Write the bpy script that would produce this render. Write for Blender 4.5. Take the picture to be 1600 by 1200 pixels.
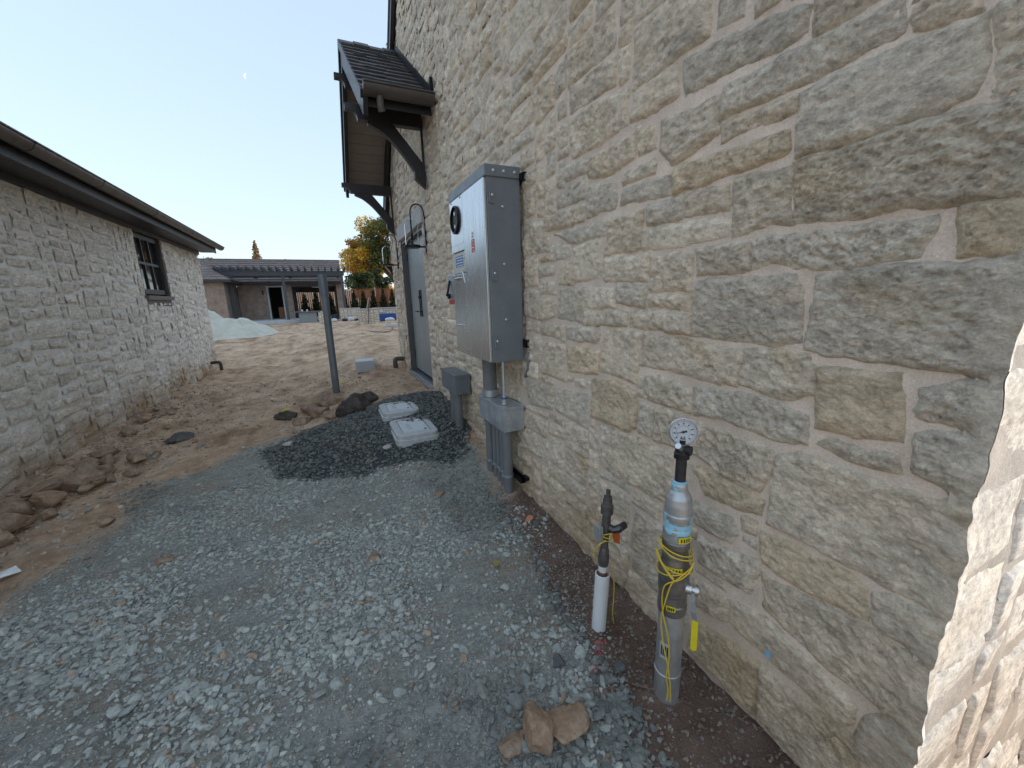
import bpy, bmesh, math, random
import numpy as np
from mathutils import Vector, Matrix

for o in list(bpy.data.objects): bpy.data.objects.remove(o)
SC = bpy.context.scene
COL = SC.collection
RNG = np.random.default_rng(7)
random.seed(7)

# ------------------------------------------------------------------ camera
CAMH = 1.5
R3 = np.array([[0.907, -0.115, 0.406], [-0.421, -0.181, 0.889], [-0.029, -0.977, -0.212]])
def _cam_axes():
    # vanishing points of the photograph: straight down and along the wall
    F = 618.0
    def k(x, y):
        v = np.array([x - 800.0, y - 600.0, F]); return v / np.linalg.norm(v)
    dn = k(884, 3443); fw = k(507, 473)
    fw = fw - dn * fw.dot(dn); fw /= np.linalg.norm(fw)
    rt = np.cross(dn, fw)
    return np.stack([rt, fw, -dn])
R3 = _cam_axes()
cam_d = bpy.data.cameras.new('camera'); cam = bpy.data.objects.new('camera', cam_d); COL.objects.link(cam)
cam_d.sensor_width = 36.0; cam_d.lens = 618.0 / 1600 * 36.0
cam_d.clip_start = 0.05; cam_d.clip_end = 3000
M = Matrix.Identity(4)
for i in range(3):
    M[i][0] = R3[i, 0]; M[i][1] = -R3[i, 1]; M[i][2] = -R3[i, 2]
M[0][3] = 0; M[1][3] = 0; M[2][3] = CAMH
cam.matrix_world = M
SC.camera = cam
def px(P):
    c = R3.T @ (np.asarray(P, float) - np.array([0, 0, CAMH]))
    if c[2] < 0.05: return None
    return c[0] / c[2] * 618 + 800, c[1] / c[2] * 618 + 600

# ------------------------------------------------------------------ world + sun
SUN_EL = math.radians(6.0)
SUN_AZ = math.atan2(0.96, -0.27)          # direction TO the sun, from +Y towards +X
wd = bpy.data.worlds.new('World'); SC.world = wd; wd.use_nodes = True
nt = wd.node_tree; nt.nodes.clear()
wo = nt.nodes.new('ShaderNodeOutputWorld'); bg = nt.nodes.new('ShaderNodeBackground')
sky = nt.nodes.new('ShaderNodeTexSky'); sky.sky_type = 'NISHITA'; sky.sun_disc = False
sky.sun_elevation = SUN_EL; sky.sun_rotation = SUN_AZ
sky.altitude = 1500; sky.air_density = 1.0; sky.dust_density = 0.3; sky.ozone_density = 2.0
tint = nt.nodes.new('ShaderNodeMix'); tint.data_type = 'RGBA'; tint.blend_type = 'MULTIPLY'
tint.inputs[0].default_value = 1.0
tint.inputs[7].default_value = (.825, .89, 1.0, 1)     # camera white balance
gam = nt.nodes.new('ShaderNodeGamma'); gam.inputs[1].default_value = 0.26      # flattens the sky for more ambient light: horizon and zenith closer in brightness
nt.links.new(sky.outputs[0], gam.inputs[0]); nt.links.new(gam.outputs[0], tint.inputs[6]); nt.links.new(tint.outputs[2], bg.inputs[0])
bg.inputs[1].default_value = 0.15
nt.links.new(bg.outputs[0], wo.inputs[0])
sun_d = bpy.data.lights.new('sun', 'SUN'); sun = bpy.data.objects.new('sun', sun_d); COL.objects.link(sun)
sun_d.energy = 0.85; sun_d.angle = math.radians(0.6); sun_d.color = (1.0, 0.90, 0.78)
sdir = Vector((math.sin(SUN_AZ) * math.cos(SUN_EL), math.cos(SUN_AZ) * math.cos(SUN_EL), math.sin(SUN_EL)))
sun.rotation_euler = (-sdir).to_track_quat('-Z', 'Y').to_euler()
sun.location = sdir * 60
SC.view_settings.view_transform = 'Standard'; SC.view_settings.look = 'None'
SC.view_settings.gamma = 1.0; SC.view_settings.use_curve_mapping = False
SC.view_settings.exposure = 2.66
SC.render.engine = 'CYCLES'
try:
    SC.cycles.max_bounces = 8; SC.cycles.diffuse_bounces = 4; SC.cycles.use_denoising = True
except Exception: pass

# ------------------------------------------------------------------ tags
def tag(o, label=None, cat=None, group=None, kind=None):
    if label: o['label'] = label
    if cat: o['category'] = cat
    if group: o['group'] = group
    if kind: o['kind'] = kind
    return o
def empty(name, loc, label=None, cat=None, group=None):
    o = bpy.data.objects.new(name, None); o.empty_display_size = .1; o.location = loc; COL.objects.link(o)
    return tag(o, label, cat, group)

# ------------------------------------------------------------------ numpy noise
_P = np.random.default_rng(11).random((64, 64, 64)).astype(np.float32)
def vnoise(x, y, z=0.0):
    x, y, z = np.broadcast_arrays(np.asarray(x, np.float64), np.asarray(y, np.float64), np.asarray(z, np.float64))
    xi = np.floor(x).astype(int); yi = np.floor(y).astype(int); zi = np.floor(z).astype(int)
    fx = x - xi; fy = y - yi; fz = z - zi
    fx = fx * fx * fx * (fx * (fx * 6 - 15) + 10); fy = fy * fy * fy * (fy * (fy * 6 - 15) + 10); fz = fz * fz * (3 - 2 * fz)
    def g(a, b, c): return _P[(xi + a) & 63, (yi + b) & 63, (zi + c) & 63]
    r = 0
    for a, wa in ((0, 1 - fx), (1, fx)):
        for b, wb in ((0, 1 - fy), (1, fy)):
            for c, wc in ((0, 1 - fz), (1, fz)):
                r = r + g(a, b, c) * wa * wb * wc
    return r * 2 - 1
def fbm(x, y, z=0.0, oct=4, gain=.5, lac=2.03):
    a = 1.0; s = 0; n = 0
    x = np.asarray(x, float); y = np.asarray(y, float)
    for i in range(oct):
        s = s + a * vnoise(x + 17.3 * i, y - 9.1 * i, np.asarray(z) + 3.7 * i); n += a
        a *= gain; x = x * lac; y = y * lac
    return s / n
def ss(a, b, x):
    t = np.clip((np.asarray(x, float) - a) / (b - a), 0, 1); return t * t * (3 - 2 * t)

# ------------------------------------------------------------------ fast mesh
def mesh_np(name, V, F, mat=None, parent=None, col=None, smooth=True, mats=None, fmat=None, link=True):
    """V (n,3); F (m,3|4) int array"""
    V = np.ascontiguousarray(V, np.float32); F = np.ascontiguousarray(F, np.int32)
    me = bpy.data.meshes.new(name)
    k = F.shape[1]
    me.vertices.add(len(V)); me.vertices.foreach_set('co', V.ravel())
    me.loops.add(F.size); me.loops.foreach_set('vertex_index', F.ravel())
    me.polygons.add(len(F)); me.polygons.foreach_set('loop_start', np.arange(0, F.size, k, dtype=np.int32))
    me.polygons.foreach_set('loop_total', np.full(len(F), k, np.int32))
    me.polygons.foreach_set('use_smooth', np.full(len(F), smooth, bool))
    for m in (mats or ([mat] if mat else [])): me.materials.append(m)
    if fmat is not None: me.polygons.foreach_set('material_index', np.ascontiguousarray(fmat, np.int32))
    me.update(calc_edges=True); me.validate()
    if col is not None:
        ca = me.color_attributes.new('col', 'FLOAT_COLOR', 'POINT')
        c4 = np.ones((len(V), 4), np.float32); c4[:, :col.shape[1]] = col
        ca.data.foreach_set('color', c4.ravel())
    o = bpy.data.objects.new(name, me)
    if link: COL.objects.link(o)
    if parent: o.parent = parent
    return o

class MB:
    """mesh builder in world coordinates; build() shifts to the thing's origin"""
    def __init__(s): s.v = []; s.f = []; s.m = []; s.sm = []
    def add(s, vs, fs, m=0, smooth=False):
        b = len(s.v); s.v += [tuple(map(float, v)) for v in vs]
        for f in fs: s.f.append([b + i for i in f]); s.m.append(m); s.sm.append(smooth)
    def box(s, a, b, m=0, bev=0.0):
        x0, x1 = sorted((a[0], b[0])); y0, y1 = sorted((a[1], b[1])); z0, z1 = sorted((a[2], b[2]))
        if bev > 0:
            bm = bmesh.new(); bmesh.ops.create_cube(bm, size=1)
            for v in bm.verts: v.co = Vector(((x0 + x1) / 2 + v.co.x * (x1 - x0), (y0 + y1) / 2 + v.co.y * (y1 - y0), (z0 + z1) / 2 + v.co.z * (z1 - z0)))
            bmesh.ops.bevel(bm, geom=list(bm.edges), offset=min(bev, .45 * min(x1 - x0, y1 - y0, z1 - z0)), segments=2, affect='EDGES', profile=.6)
            bm.verts.index_update()
            s.add([v.co for v in bm.verts], [[v.index for v in f.verts] for f in bm.faces], m, False); bm.free(); return
        s.add([(x0, y0, z0), (x1, y0, z0), (x1, y1, z0), (x0, y1, z0), (x0, y0, z1), (x1, y0, z1), (x1, y1, z1), (x0, y1, z1)],
              [(3, 2, 1, 0), (4, 5, 6, 7), (0, 1, 5, 4), (1, 2, 6, 5), (2, 3, 7, 6), (3, 0, 4, 7)], m)
    def obox(s, c, ax, ay, az, m=0):
        c, ax, ay, az = map(np.asarray, (c, ax, ay, az))
        vs = [c + a * ax + b * ay + d * az for d in (-1, 1) for (a, b) in ((-1, -1), (1, -1), (1, 1), (-1, 1))]
        s.add(vs, [(3, 2, 1, 0), (4, 5, 6, 7), (0, 1, 5, 4), (1, 2, 6, 5), (2, 3, 7, 6), (3, 0, 4, 7)], m)
    def prism(s, poly, d, m=0):
        """poly: list of 3d points (planar), d: extrusion vector"""
        n = len(poly); d = np.asarray(d, float); p = [np.asarray(q, float) for q in poly]
        vs = p + [q + d for q in p]
        fs = [list(range(n))[::-1], list(range(n, 2 * n))] + [(i, (i + 1) % n, n + (i + 1) % n, n + i) for i in range(n)]
        s.add(vs, fs, m)
    def tube(s, path, r, m=0, seg=12, cap=True):
        path = [np.asarray(p, float) for p in path]; n = len(path)
        rs = r if hasattr(r, '__len__') else [r] * n
        up = None; rings = []
        for i in range(n):
            t = path[min(i + 1, n - 1)] - path[max(i - 1, 0)]; L = np.linalg.norm(t); t = t / (L if L > 1e-9 else 1)
            if up is None:
                a = np.array([0, 0, 1.]) if abs(t[2]) < .9 else np.array([1., 0, 0]); up = np.cross(t, a)
            up = up - t * up.dot(t); up /= np.linalg.norm(up); w = np.cross(t, up)
            rings.append([path[i] + rs[i] * (math.cos(2 * math.pi * k / seg) * up + math.sin(2 * math.pi * k / seg) * w) for k in range(seg)])
        vs = [p for rg in rings for p in rg]
        fs = [(i * seg + k, i * seg + (k + 1) % seg, (i + 1) * seg + (k + 1) % seg, (i + 1) * seg + k) for i in range(n - 1) for k in range(seg)]
        s.add(vs, fs, m, True)
        if cap:
            s.add(rings[0], [list(range(seg))[::-1]], m); s.add(rings[-1], [list(range(seg))], m)
    def lathe(s, c, axis, prof, m=0, seg=24, cap=True):
        """prof: list of (radius, offset along axis) - hard edges by doubling"""
        axis = np.asarray(axis, float); axis /= np.linalg.norm(axis); c = np.asarray(c, float)
        a = np.array([0, 0, 1.]) if abs(axis[2]) < .9 else np.array([1., 0, 0])
        u = np.cross(axis, a); u /= np.linalg.norm(u); w = np.cross(axis, u)
        rings = [[c + axis * h + r * (math.cos(2 * math.pi * k / seg) * u + math.sin(2 * math.pi * k / seg) * w) for k in range(seg)] for r, h in prof]
        for i in range(len(prof) - 1):
            s.add(rings[i] + rings[i + 1], [(k, (k + 1) % seg, seg + (k + 1) % seg, seg + k) for k in range(seg)], m, True)
        if cap:
            s.add(rings[0], [list(range(seg))[::-1]], m); s.add(rings[-1], [list(range(seg))], m)
    def build(s, name, mats, parent=None, origin=None):
        mats = mats if isinstance(mats, (list, tuple)) else [mats]
        if origin is None:
            q = parent; origin = np.zeros(3)
            while q is not None: origin = origin + np.array(q.location); q = q.parent
        org = np.asarray(origin, float)
        me = bpy.data.meshes.new(name)
        me.from_pydata([tuple(np.array(v) - org) for v in s.v], [], s.f)
        for m in mats: me.materials.append(m)
        me.polygons.foreach_set('material_index', s.m); me.polygons.foreach_set('use_smooth', s.sm)
        me.update()
        o = bpy.data.objects.new(name, me); COL.objects.link(o)
        if parent: o.parent = parent
        else: o.location = org
        return o

# ------------------------------------------------------------------ materials
class NT:
    def __init__(s, name):
        s.mat = bpy.data.materials.new(name); s.mat.use_nodes = True; s.t = s.mat.node_tree; s.t.nodes.clear()
        s.out = s.n('ShaderNodeOutputMaterial'); s.b = s.n('ShaderNodeBsdfPrincipled'); s.l(s.b.outputs[0], s.out.inputs[0])
        s.co = s.n('ShaderNodeTexCoord').outputs['Object']
    def n(s, t, **kw):
        q = s.t.nodes.new(t)
        for k, v in kw.items(): setattr(q, k, v)
        return q
    def l(s, a, b): s.t.links.new(a, b)
    def noise(s, scale, detail=5, rough=.55, vec=None, dist=0.0):
        q = s.n('ShaderNodeTexNoise'); q.inputs['Scale'].default_value = scale; q.inputs['Detail'].default_value = detail
        q.inputs['Roughness'].default_value = rough; q.inputs['Distortion'].default_value = dist
        s.l(vec or s.co, q.inputs['Vector']); return q.outputs[0]
    def vor(s, scale, vec=None, out=0, rnd=1.0, feature='F1'):
        q = s.n('ShaderNodeTexVoronoi', feature=feature); q.inputs['Scale'].default_value = scale; q.inputs['Randomness'].default_value = rnd
        s.l(vec or s.co, q.inputs['Vector']); return q.outputs[out]
    def mapv(s, scale=(1, 1, 1), rot=(0, 0, 0)):
        q = s.n('ShaderNodeMapping'); q.inputs['Scale'].default_value = scale; q.inputs['Rotation'].default_value = rot
        s.l(s.co, q.inputs['Vector']); return q.outputs[0]
    def ramp(s, fac, stops):
        q = s.n('ShaderNodeValToRGB'); e = q.color_ramp.elements
        while len(e) < len(stops): e.new(.5)
        for i, (p, c) in enumerate(stops):
            e[i].position = p; e[i].color = tuple(c) + (1,) if len(c) == 3 else tuple(c)
        s.l(fac, q.inputs[0]); return q.outputs[0]
    def val(s, fac, a0, a1, b0, b1):
        q = s.n('ShaderNodeMapRange'); q.inputs[1].default_value = a0; q.inputs[2].default_value = a1
        q.inputs[3].default_value = b0; q.inputs[4].default_value = b1; s.l(fac, q.inputs[0]); return q.outputs[0]
    def math(s, op, a, b):
        q = s.n('ShaderNodeMath', operation=op)
        for i, v in enumerate((a, b)):
            if isinstance(v, (int, float)): q.inputs[i].default_value = v
            else: s.l(v, q.inputs[i])
        return q.outputs[0]
    def mix(s, fac, a, b, mode='MIX'):
        q = s.n('ShaderNodeMix', data_type='RGBA', blend_type=mode)
        for i, v in ((0, fac), (6, a), (7, b)):
            if isinstance(v, (int, float)): q.inputs[i].default_value = v
            elif isinstance(v, tuple): q.inputs[i].default_value = v + (1,) if len(v) == 3 else v
            else: s.l(v, q.inputs[i])
        return q.outputs[2]
    def attr(s, name='col'):
        q = s.n('ShaderNodeAttribute'); q.attribute_name = name; return q
    def color(s, c):
        if isinstance(c, tuple): s.b.inputs['Base Color'].default_value = c + (1,) if len(c) == 3 else c
        else: s.l(c, s.b.inputs['Base Color'])
    def rough(s, v):
        if isinstance(v, (int, float)): s.b.inputs['Roughness'].default_value = v
        else: s.l(v, s.b.inputs['Roughness'])
    def bump(s, h, strength=.5, dist=.01, prev=None):
        q = s.n('ShaderNodeBump'); q.inputs['Strength'].default_value = strength; q.inputs['Distance'].default_value = dist
        s.l(h, q.inputs['Height'])
        if prev is not None: s.l(prev, q.inputs['Normal'])
        s.l(q.outputs[0], s.b.inputs['Normal']); return q.outputs[0]

def simple(name, c, rough=.6, metal=0.0, var=.18, scale=9, bump=0.0, bscale=60, spec=None):
    m = NT(name); n = m.noise(scale, 6, .6)
    a = tuple(x * (1 - var) for x in c); b = tuple(min(1, x * (1 + var)) for x in c)
    m.color(m.ramp(n, [(.3, a), (.7, b)]))
    m.rough(m.val(m.noise(scale * 3, 4), .3, .7, max(0, rough - .08), min(1, rough + .08)))
    m.b.inputs['Metallic'].default_value = metal
    if spec is not None: m.b.inputs['Specular IOR Level'].default_value = spec
    if bump: m.bump(m.noise(bscale, 6, .6), bump, .004)
    return m.mat

def stone_mat(name, strat_rot, bk=1.0):
    m = NT(name); a = m.attr('col').outputs[0]
    v = m.mapv((1.0, 1.0, 1.9), (strat_rot, 0, 0))
    n1 = m.noise(26, 8, .62, v); n2 = m.noise(5, 5, .6, v); n3 = m.noise(140, 4, .7)
    c = m.mix(1.0, a, m.ramp(n1, [(.32, (.72, .70, .68)), (.47, (1.02, 1.02, 1.01)), (.66, (1.32, 1.32, 1.31))]), 'MULTIPLY')
    c = m.mix(1.0, c, m.ramp(n2, [(.3, (.88, .88, .88)), (.6, (1.12, 1.11, 1.09))]), 'MULTIPLY')
    c = m.mix(1.0, c, m.ramp(n3, [(.25, (.8, .8, .8)), (.7, (1.2, 1.2, 1.2))]), 'MULTIPLY')
    m.color(c); m.rough(.93); m.b.inputs['Specular IOR Level'].default_value = .2
    b1 = m.bump(m.noise(22, 9, .74, v, .5), .85 * bk, .013)
    b2 = m.bump(m.noise(75, 6, .7, v), 1.0 * bk, .0085, b1)
    b3 = m.bump(m.noise(210, 4, .7), .9 * bk, .0032, b2)
    return m.mat
def mortar_mat(name):
    m = NT(name); a = m.attr('col').outputs[0]
    c = m.mix(1.0, a, m.ramp(m.noise(9, 7, .65), [(.3, (.82, .80, .78)), (.7, (1.12, 1.12, 1.12))]), 'MULTIPLY')
    c = m.mix(1.0, c, m.ramp(m.noise(160, 3, .7), [(.3, (.82, .82, .82)), (.7, (1.12, 1.12, 1.12))]), 'MULTIPLY')
    m.color(c); m.rough(.95); m.b.inputs['Specular IOR Level'].default_value = .15
    b1 = m.bump(m.noise(18, 6, .6), .5, .012); m.bump(m.noise(220, 3, .7), .6, .003, b1)
    return m.mat
MAT_STONE = stone_mat('split_stone', 0.42); MAT_STONEQ = stone_mat('dressed_quoin_stone', 0.2, .28); MAT_MORTAR = mortar_mat('lime_mortar')
MAT_PLAINM = simple('plain_lime_mortar', (.52, .45, .37), .92, var=.15, scale=6, bump=.4)
MAT_DARKWOOD = simple('dark_painted_wood', (.022, .020, .021), .45, var=.25, scale=14, bump=.15, bscale=90)
MAT_GUTTER = simple('bronze_gutter_metal', (.095, .080, .070), .42, .3, var=.2, scale=5)
MAT_DARKMETAL = simple('black_metal', (.012, .012, .013), .4, .5, var=.2)

# ------------------------------------------------------------------ stonework
def fill_rects(occ, rng, cell, wr, hr, top=None):
    """greedy random ashlar in a boolean occupancy grid occ[v,u]; returns rects in cells"""
    out = []; nv, nu = occ.shape; v = 0
    jump = 0
    while v < nv:
        row = ~occ[v]
        idx = np.flatnonzero(row)
        if len(idx) == 0: v += 1; continue
        u = idx[0]
        run_end = u + int(np.argmax(~row[u:])) if (~row[u:]).any() else nu
        run = run_end - u
        h = int(rng.triangular(*hr) / cell); w = int(h * rng.triangular(*wr))
        w = max(int(.09 / cell), min(w, int(.58 / cell)))
        if run - w < .10 / cell: w = run if run < w * 1.5 + 4 else int(run * .55)
        w = max(1, min(w, run)); h = min(h, nv - v)
        if run < .09 / cell:            # a narrow slot: fill it only up to where it opens out
            k = 1
            while k < h and (u == 0 or occ[v + k, u - 1]) and (u + run >= nu or occ[v + k, u + run]): k += 1
            h = k
        sub = occ[v:v + h, u:u + w]
        bad = np.flatnonzero(sub.any(1))
        if len(bad): h = int(bad[0])
        else:
            # close small gaps under what is already laid above
            nx = occ[v + h:v + h + int(.06 / cell), u:u + w]
            b2 = np.flatnonzero(nx.all(1)) if nx.size else []
            if len(b2): h += int(b2[0])
        h = max(h, 1)
        if (h * cell < .05 or w * cell < .06) and out:
            # too small for a stone of its own: stretch the stone below up, or the one on the left across
            occ[v:v + h, u:u + w] = True
            for k in range(len(out) - 1, max(-1, len(out) - 60), -1):
                a, b, c, d = out[k]
                if a == u and abs(c - w) <= 2 and b + d == v: out[k] = (a, b, c, d + h); break
                if a + c == u and abs(b - v) <= 1 and h >= d * .6: out[k] = (a, b, c + w, d); break
            continue
        occ[v:v + h, u:u + w] = True
        if h * cell >= .035 and w * cell >= .04: out.append((u, v, w, h))
    return out

def rect_poly(u0, v0, u1, v1, rng):
    j = lambda s: rng.normal(0, s)
    w = u1 - u0; h = v1 - v0; a = min(.014, .1 * h); t = j(.012) * w
    c = [(u0 + j(a * .6), v0 + j(a * .6) - t), (u1 + j(a * .6), v0 + j(a * .6) + t), (u1 + j(a), v1 + j(a * .6) + t), (u0 + j(a), v1 + j(a * .6) - t)]
    P = []
    for i in range(4):
        p, q = c[i], c[(i + 1) % 4]
        P.append(p)
        if i in (0, 2) and w > .2: P.append(((p[0] + q[0]) / 2 + j(.02), (p[1] + q[1]) / 2 + j(a * .5)))
    if rng.random() < .3:                     # a knocked-off corner
        i = rng.integers(0, len(P)); p = np.array(P[i]); a_, b_ = np.array(P[i - 1]), np.array(P[(i + 1) % len(P)])
        f = rng.uniform(.12, .3); P[i:i + 1] = [tuple(p + (a_ - p) * f), tuple(p + (b_ - p) * f)]
    return P

def poly_sd(U, V, P):
    """signed distance, positive inside"""
    P = np.asarray(P, float); n = len(P); d = np.full(U.shape, 1e9); ins = np.zeros(U.shape, bool)
    for i in range(n):
        a = P[i]; b = P[(i + 1) % n]; e = b - a; L = max(e.dot(e), 1e-12)
        t = np.clip(((U - a[0]) * e[0] + (V - a[1]) * e[1]) / L, 0, 1)
        d = np.minimum(d, np.hypot(U - a[0] - t * e[0], V - a[1] - t * e[1]))
        if a[1] != b[1]:
            c = ((a[1] > V) != (b[1] > V)) & (U < (b[0] - a[0]) * (V - a[1]) / (b[1] - a[1]) + a[0]); ins ^= c
    return np.where(ins, d, -d)

TONES = [((.73, .60, .45), 5), ((.70, .585, .45), 4), ((.76, .64, .495), 4), ((.665, .575, .46), 2.5), ((.70, .555, .385), .6), ((.655, .55, .42), 1.5)]
TW = np.array([t[1] for t in TONES], float); TW /= TW.sum()
def dirt(col, U, V, amt, tint=(.40, .265, .14)):
    """rusty splash stain low on the wall"""
    k = np.clip(ss(.62, .0, V + .30 * fbm(U * 1.7, V * 2.6, 5)) * (.62 + .5 * fbm(U * 5, V * 5, 2)), 0, 1) * amt
    return col * (1 - k[:, None]) + np.array(tint) * k[:, None]

def stone_mesh(P, res, rng, seed, greyness=0.0, dirt_amt=.6, uclip=None, edge=None, rough=1.0, tone=None, corner=None):
    """returns local (u, v, out) vertices, quads, colours of one split-face stone"""
    P = np.asarray(P, float); mn = P.min(0) - .012; mx = P.max(0) + .012
    nu = max(4, int((mx[0] - mn[0]) / res)); nv = max(4, int((mx[1] - mn[1]) / res))
    u = np.linspace(mn[0], mx[0], nu + 1); v = np.linspace(mn[1], mx[1], nv + 1)
    U, V = np.meshgrid(u, v); U = U.ravel(); V = V.ravel()
    sd = poly_sd(U, V, P)
    sd = sd - .003 + .006 * vnoise(U * 12, V * 12, seed) + .004 * vnoise(U * 38, V * 38, seed + 5) + .002 * vnoise(U * 90, V * 90, seed + 6)
    if edge is not None: sd = np.where(edge(U, V), np.maximum(sd, .02), sd)
    small = min(mx - mn)
    B = rng.uniform(.006, .016) * (1 if small > .1 else .8)
    w = rng.uniform(.006, .012)
    prof = np.where(sd > 0, B * (1 - np.exp(-sd / w)), sd * 1.3)
    prof = np.maximum(prof, -.014)
    # split-face relief: tilted strata, ridges and chips
    th = rng.uniform(.1, .75); cu, cv = math.cos(th), math.sin(th)
    a = (U * cu + V * cv); b = (-U * cu * 0 + V * cu - U * cv) * 1.9
    n1 = fbm(a * 7, b * 7, seed * 1.7, 3); n2 = 1 - np.abs(fbm(a * 19, b * 19, seed * 2.3 + 4, 3)) * 2
    n3 = 1 - np.abs(fbm(a * 42, b * 42, seed + 9, 4, .6)) * 2.4
    inside = ss(-.004, .02, sd)
    rf = rough * rng.uniform(.55, 1.25)
    tilt = (V - P[:, 1].mean()) * rng.normal(0, .05) + (U - P[:, 0].mean()) * rng.normal(0, .03)
    out = prof + inside * (rf * (.008 * n1 + .0065 * n2 - .003 + .0072 * n3) + np.clip(tilt, -.007, .007))
    if corner is not None and mn[0] < corner + .01:      # dress the quoin: both faces share one rough arris
        oc = .026 + .008 * vnoise(V * 9, 0 * V, 77) + .005 * vnoise(V * 33, 0 * V, 78)
        s_ = np.clip((U - (corner - .04)) / .10, 0, 1); k = s_ * s_ * (3 - 2 * s_)
        out = oc + (out - oc) * k
        U = np.where(U < corner + .06, corner - oc + s_ * (.06 + oc), U)
    # colour of the stone itself
    t = np.array(TONES[tone if tone is not None else rng.choice(len(TONES), p=TW)][0]) * rng.uniform(.92, 1.08)
    col = np.repeat(t[None], len(U), 0)
    g = t.mean() * np.array([1.03, 1.0, .95])
    col = col * (1 - greyness) + g * greyness
    och = np.clip(fbm(a * 4, b * 4, seed + 30, 3) * 1.6 - .25, 0, .8) * rng.uniform(0, .8) * (1 - greyness * .8)
    col = col * (1 - och[:, None]) + np.array([.56, .41, .23]) * och[:, None]
    blk = np.clip(fbm(a * 5, b * 9, seed + 50, 4) * 2.0 - .5, 0, .45) * rng.uniform(.1, .8) * (0 if rough < .3 else 1)
    col = col * (1 - blk[:, None]) + np.array([.30, .275, .24]) * blk[:, None]
    col = col * (1.0 + .12 * greyness)
    col = dirt(col, U, V, dirt_amt)
    F = np.arange((nu + 1) * (nv + 1)).reshape(nv + 1, nu + 1)
    F = np.stack([F[:-1, :-1], F[:-1, 1:], F[1:, 1:], F[1:, :-1]], -1).reshape(-1, 4)
    ok = sd > -.011
    if uclip is not None: ok &= uclip(U, V)
    F = F[ok[F].all(1)]
    used = np.unique(F); mp = np.zeros(len(U), int); mp[used] = np.arange(len(used))
    return np.stack([U[used], V[used], out[used]], 1), mp[F], col[used]

def stone_wall(house, org, pos, polys, nrm_view, res_k, greyness, dirt_amt, seed, uclip=None, edge=None, flip=False,
               cap=300, nm='stone', rmin=.0048, rmax=.035, rough=1.0, corner=None, mat=None):
    mat = mat or MAT_STONE
    """pos(u,v,out)->xyz ; polys list of (poly, tone); the cap largest in view become objects, the rest one mesh"""
    rng = np.random.default_rng(seed); items = []
    for P, tone in polys:
        A = np.asarray(P); c = A.mean(0); C = pos(np.array([c[0]]), np.array([c[1]]), np.zeros(1))[0]
        d = C - np.array([0, 0, CAMH]); L = np.linalg.norm(d); ar = np.ptp(A[:, 0]) * np.ptp(A[:, 1]) * abs(d.dot(nrm_view)) / L ** 3
        q = px(C); vis = q is not None and -150 < q[0] < 1750 and -150 < q[1] < 1350
        items.append((ar if vis else ar * 1e-6, L, P, tone, vis))
    order = sorted(range(len(items)), key=lambda i: -items[i][0]); big = set(order[:cap])
    SV, SF, SCc, off = [], [], [], 0
    for i, (ar, L, P, tone, vis) in enumerate(items):
        res = min(rmax, max(rmin, res_k * L)) * (1 if vis else 2)
        V, F, c = stone_mesh(P, res, rng, seed + i * 1.37, greyness, dirt_amt, uclip, edge, rough, tone, corner)
        if len(F) == 0: continue
        X = pos(V[:, 0], V[:, 1], V[:, 2]) - org
        if flip: F = F[:, ::-1]
        if i in big and vis: mesh_np(nm, X, F, mat, house, c)
        else: SV.append(X); SF.append(F + off); SCc.append(c); off += len(X)
    if SV:
        o = mesh_np('small_stones', np.concatenate(SV), np.concatenate(SF), mat, house, np.concatenate(SCc)); o['kind'] = 'stuff'

def mortar_sheet(name, house, org, pos, u0, u1, v0, v1, res, mask, tone, dirt_amt, flip=False, uedges=()):
    u = np.unique(np.concatenate([np.arange(u0, u1, res), [u1], np.asarray(uedges, float)])); v = np.append(np.arange(v0, v1, res), v1)
    U, V = np.meshgrid(u, v); sh = U.shape; U = U.ravel(); V = V.ravel()
    d = .004 * fbm(U * 9, V * 9, 3, 3) + .003 * fbm(U * 30, V * 30, 8, 2)
    col = np.repeat(np.array(tone)[None], len(U), 0) * (1 + .1 * fbm(U * 3, V * 3, 1, 3))[:, None]
    col = dirt(col, U, V, dirt_amt)
    X = pos(U, V, d) - org
    F = np.arange(len(U)).reshape(sh); F = np.stack([F[:-1, :-1], F[:-1, 1:], F[1:, 1:], F[1:, :-1]], -1).reshape(-1, 4)
    cu = U[F].mean(1); cv = V[F].mean(1); F = F[mask(cu, cv)]
    if flip: F = F[:, ::-1]
    return mesh_np(name, X, F, MAT_MORTAR, house, col)

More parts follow.
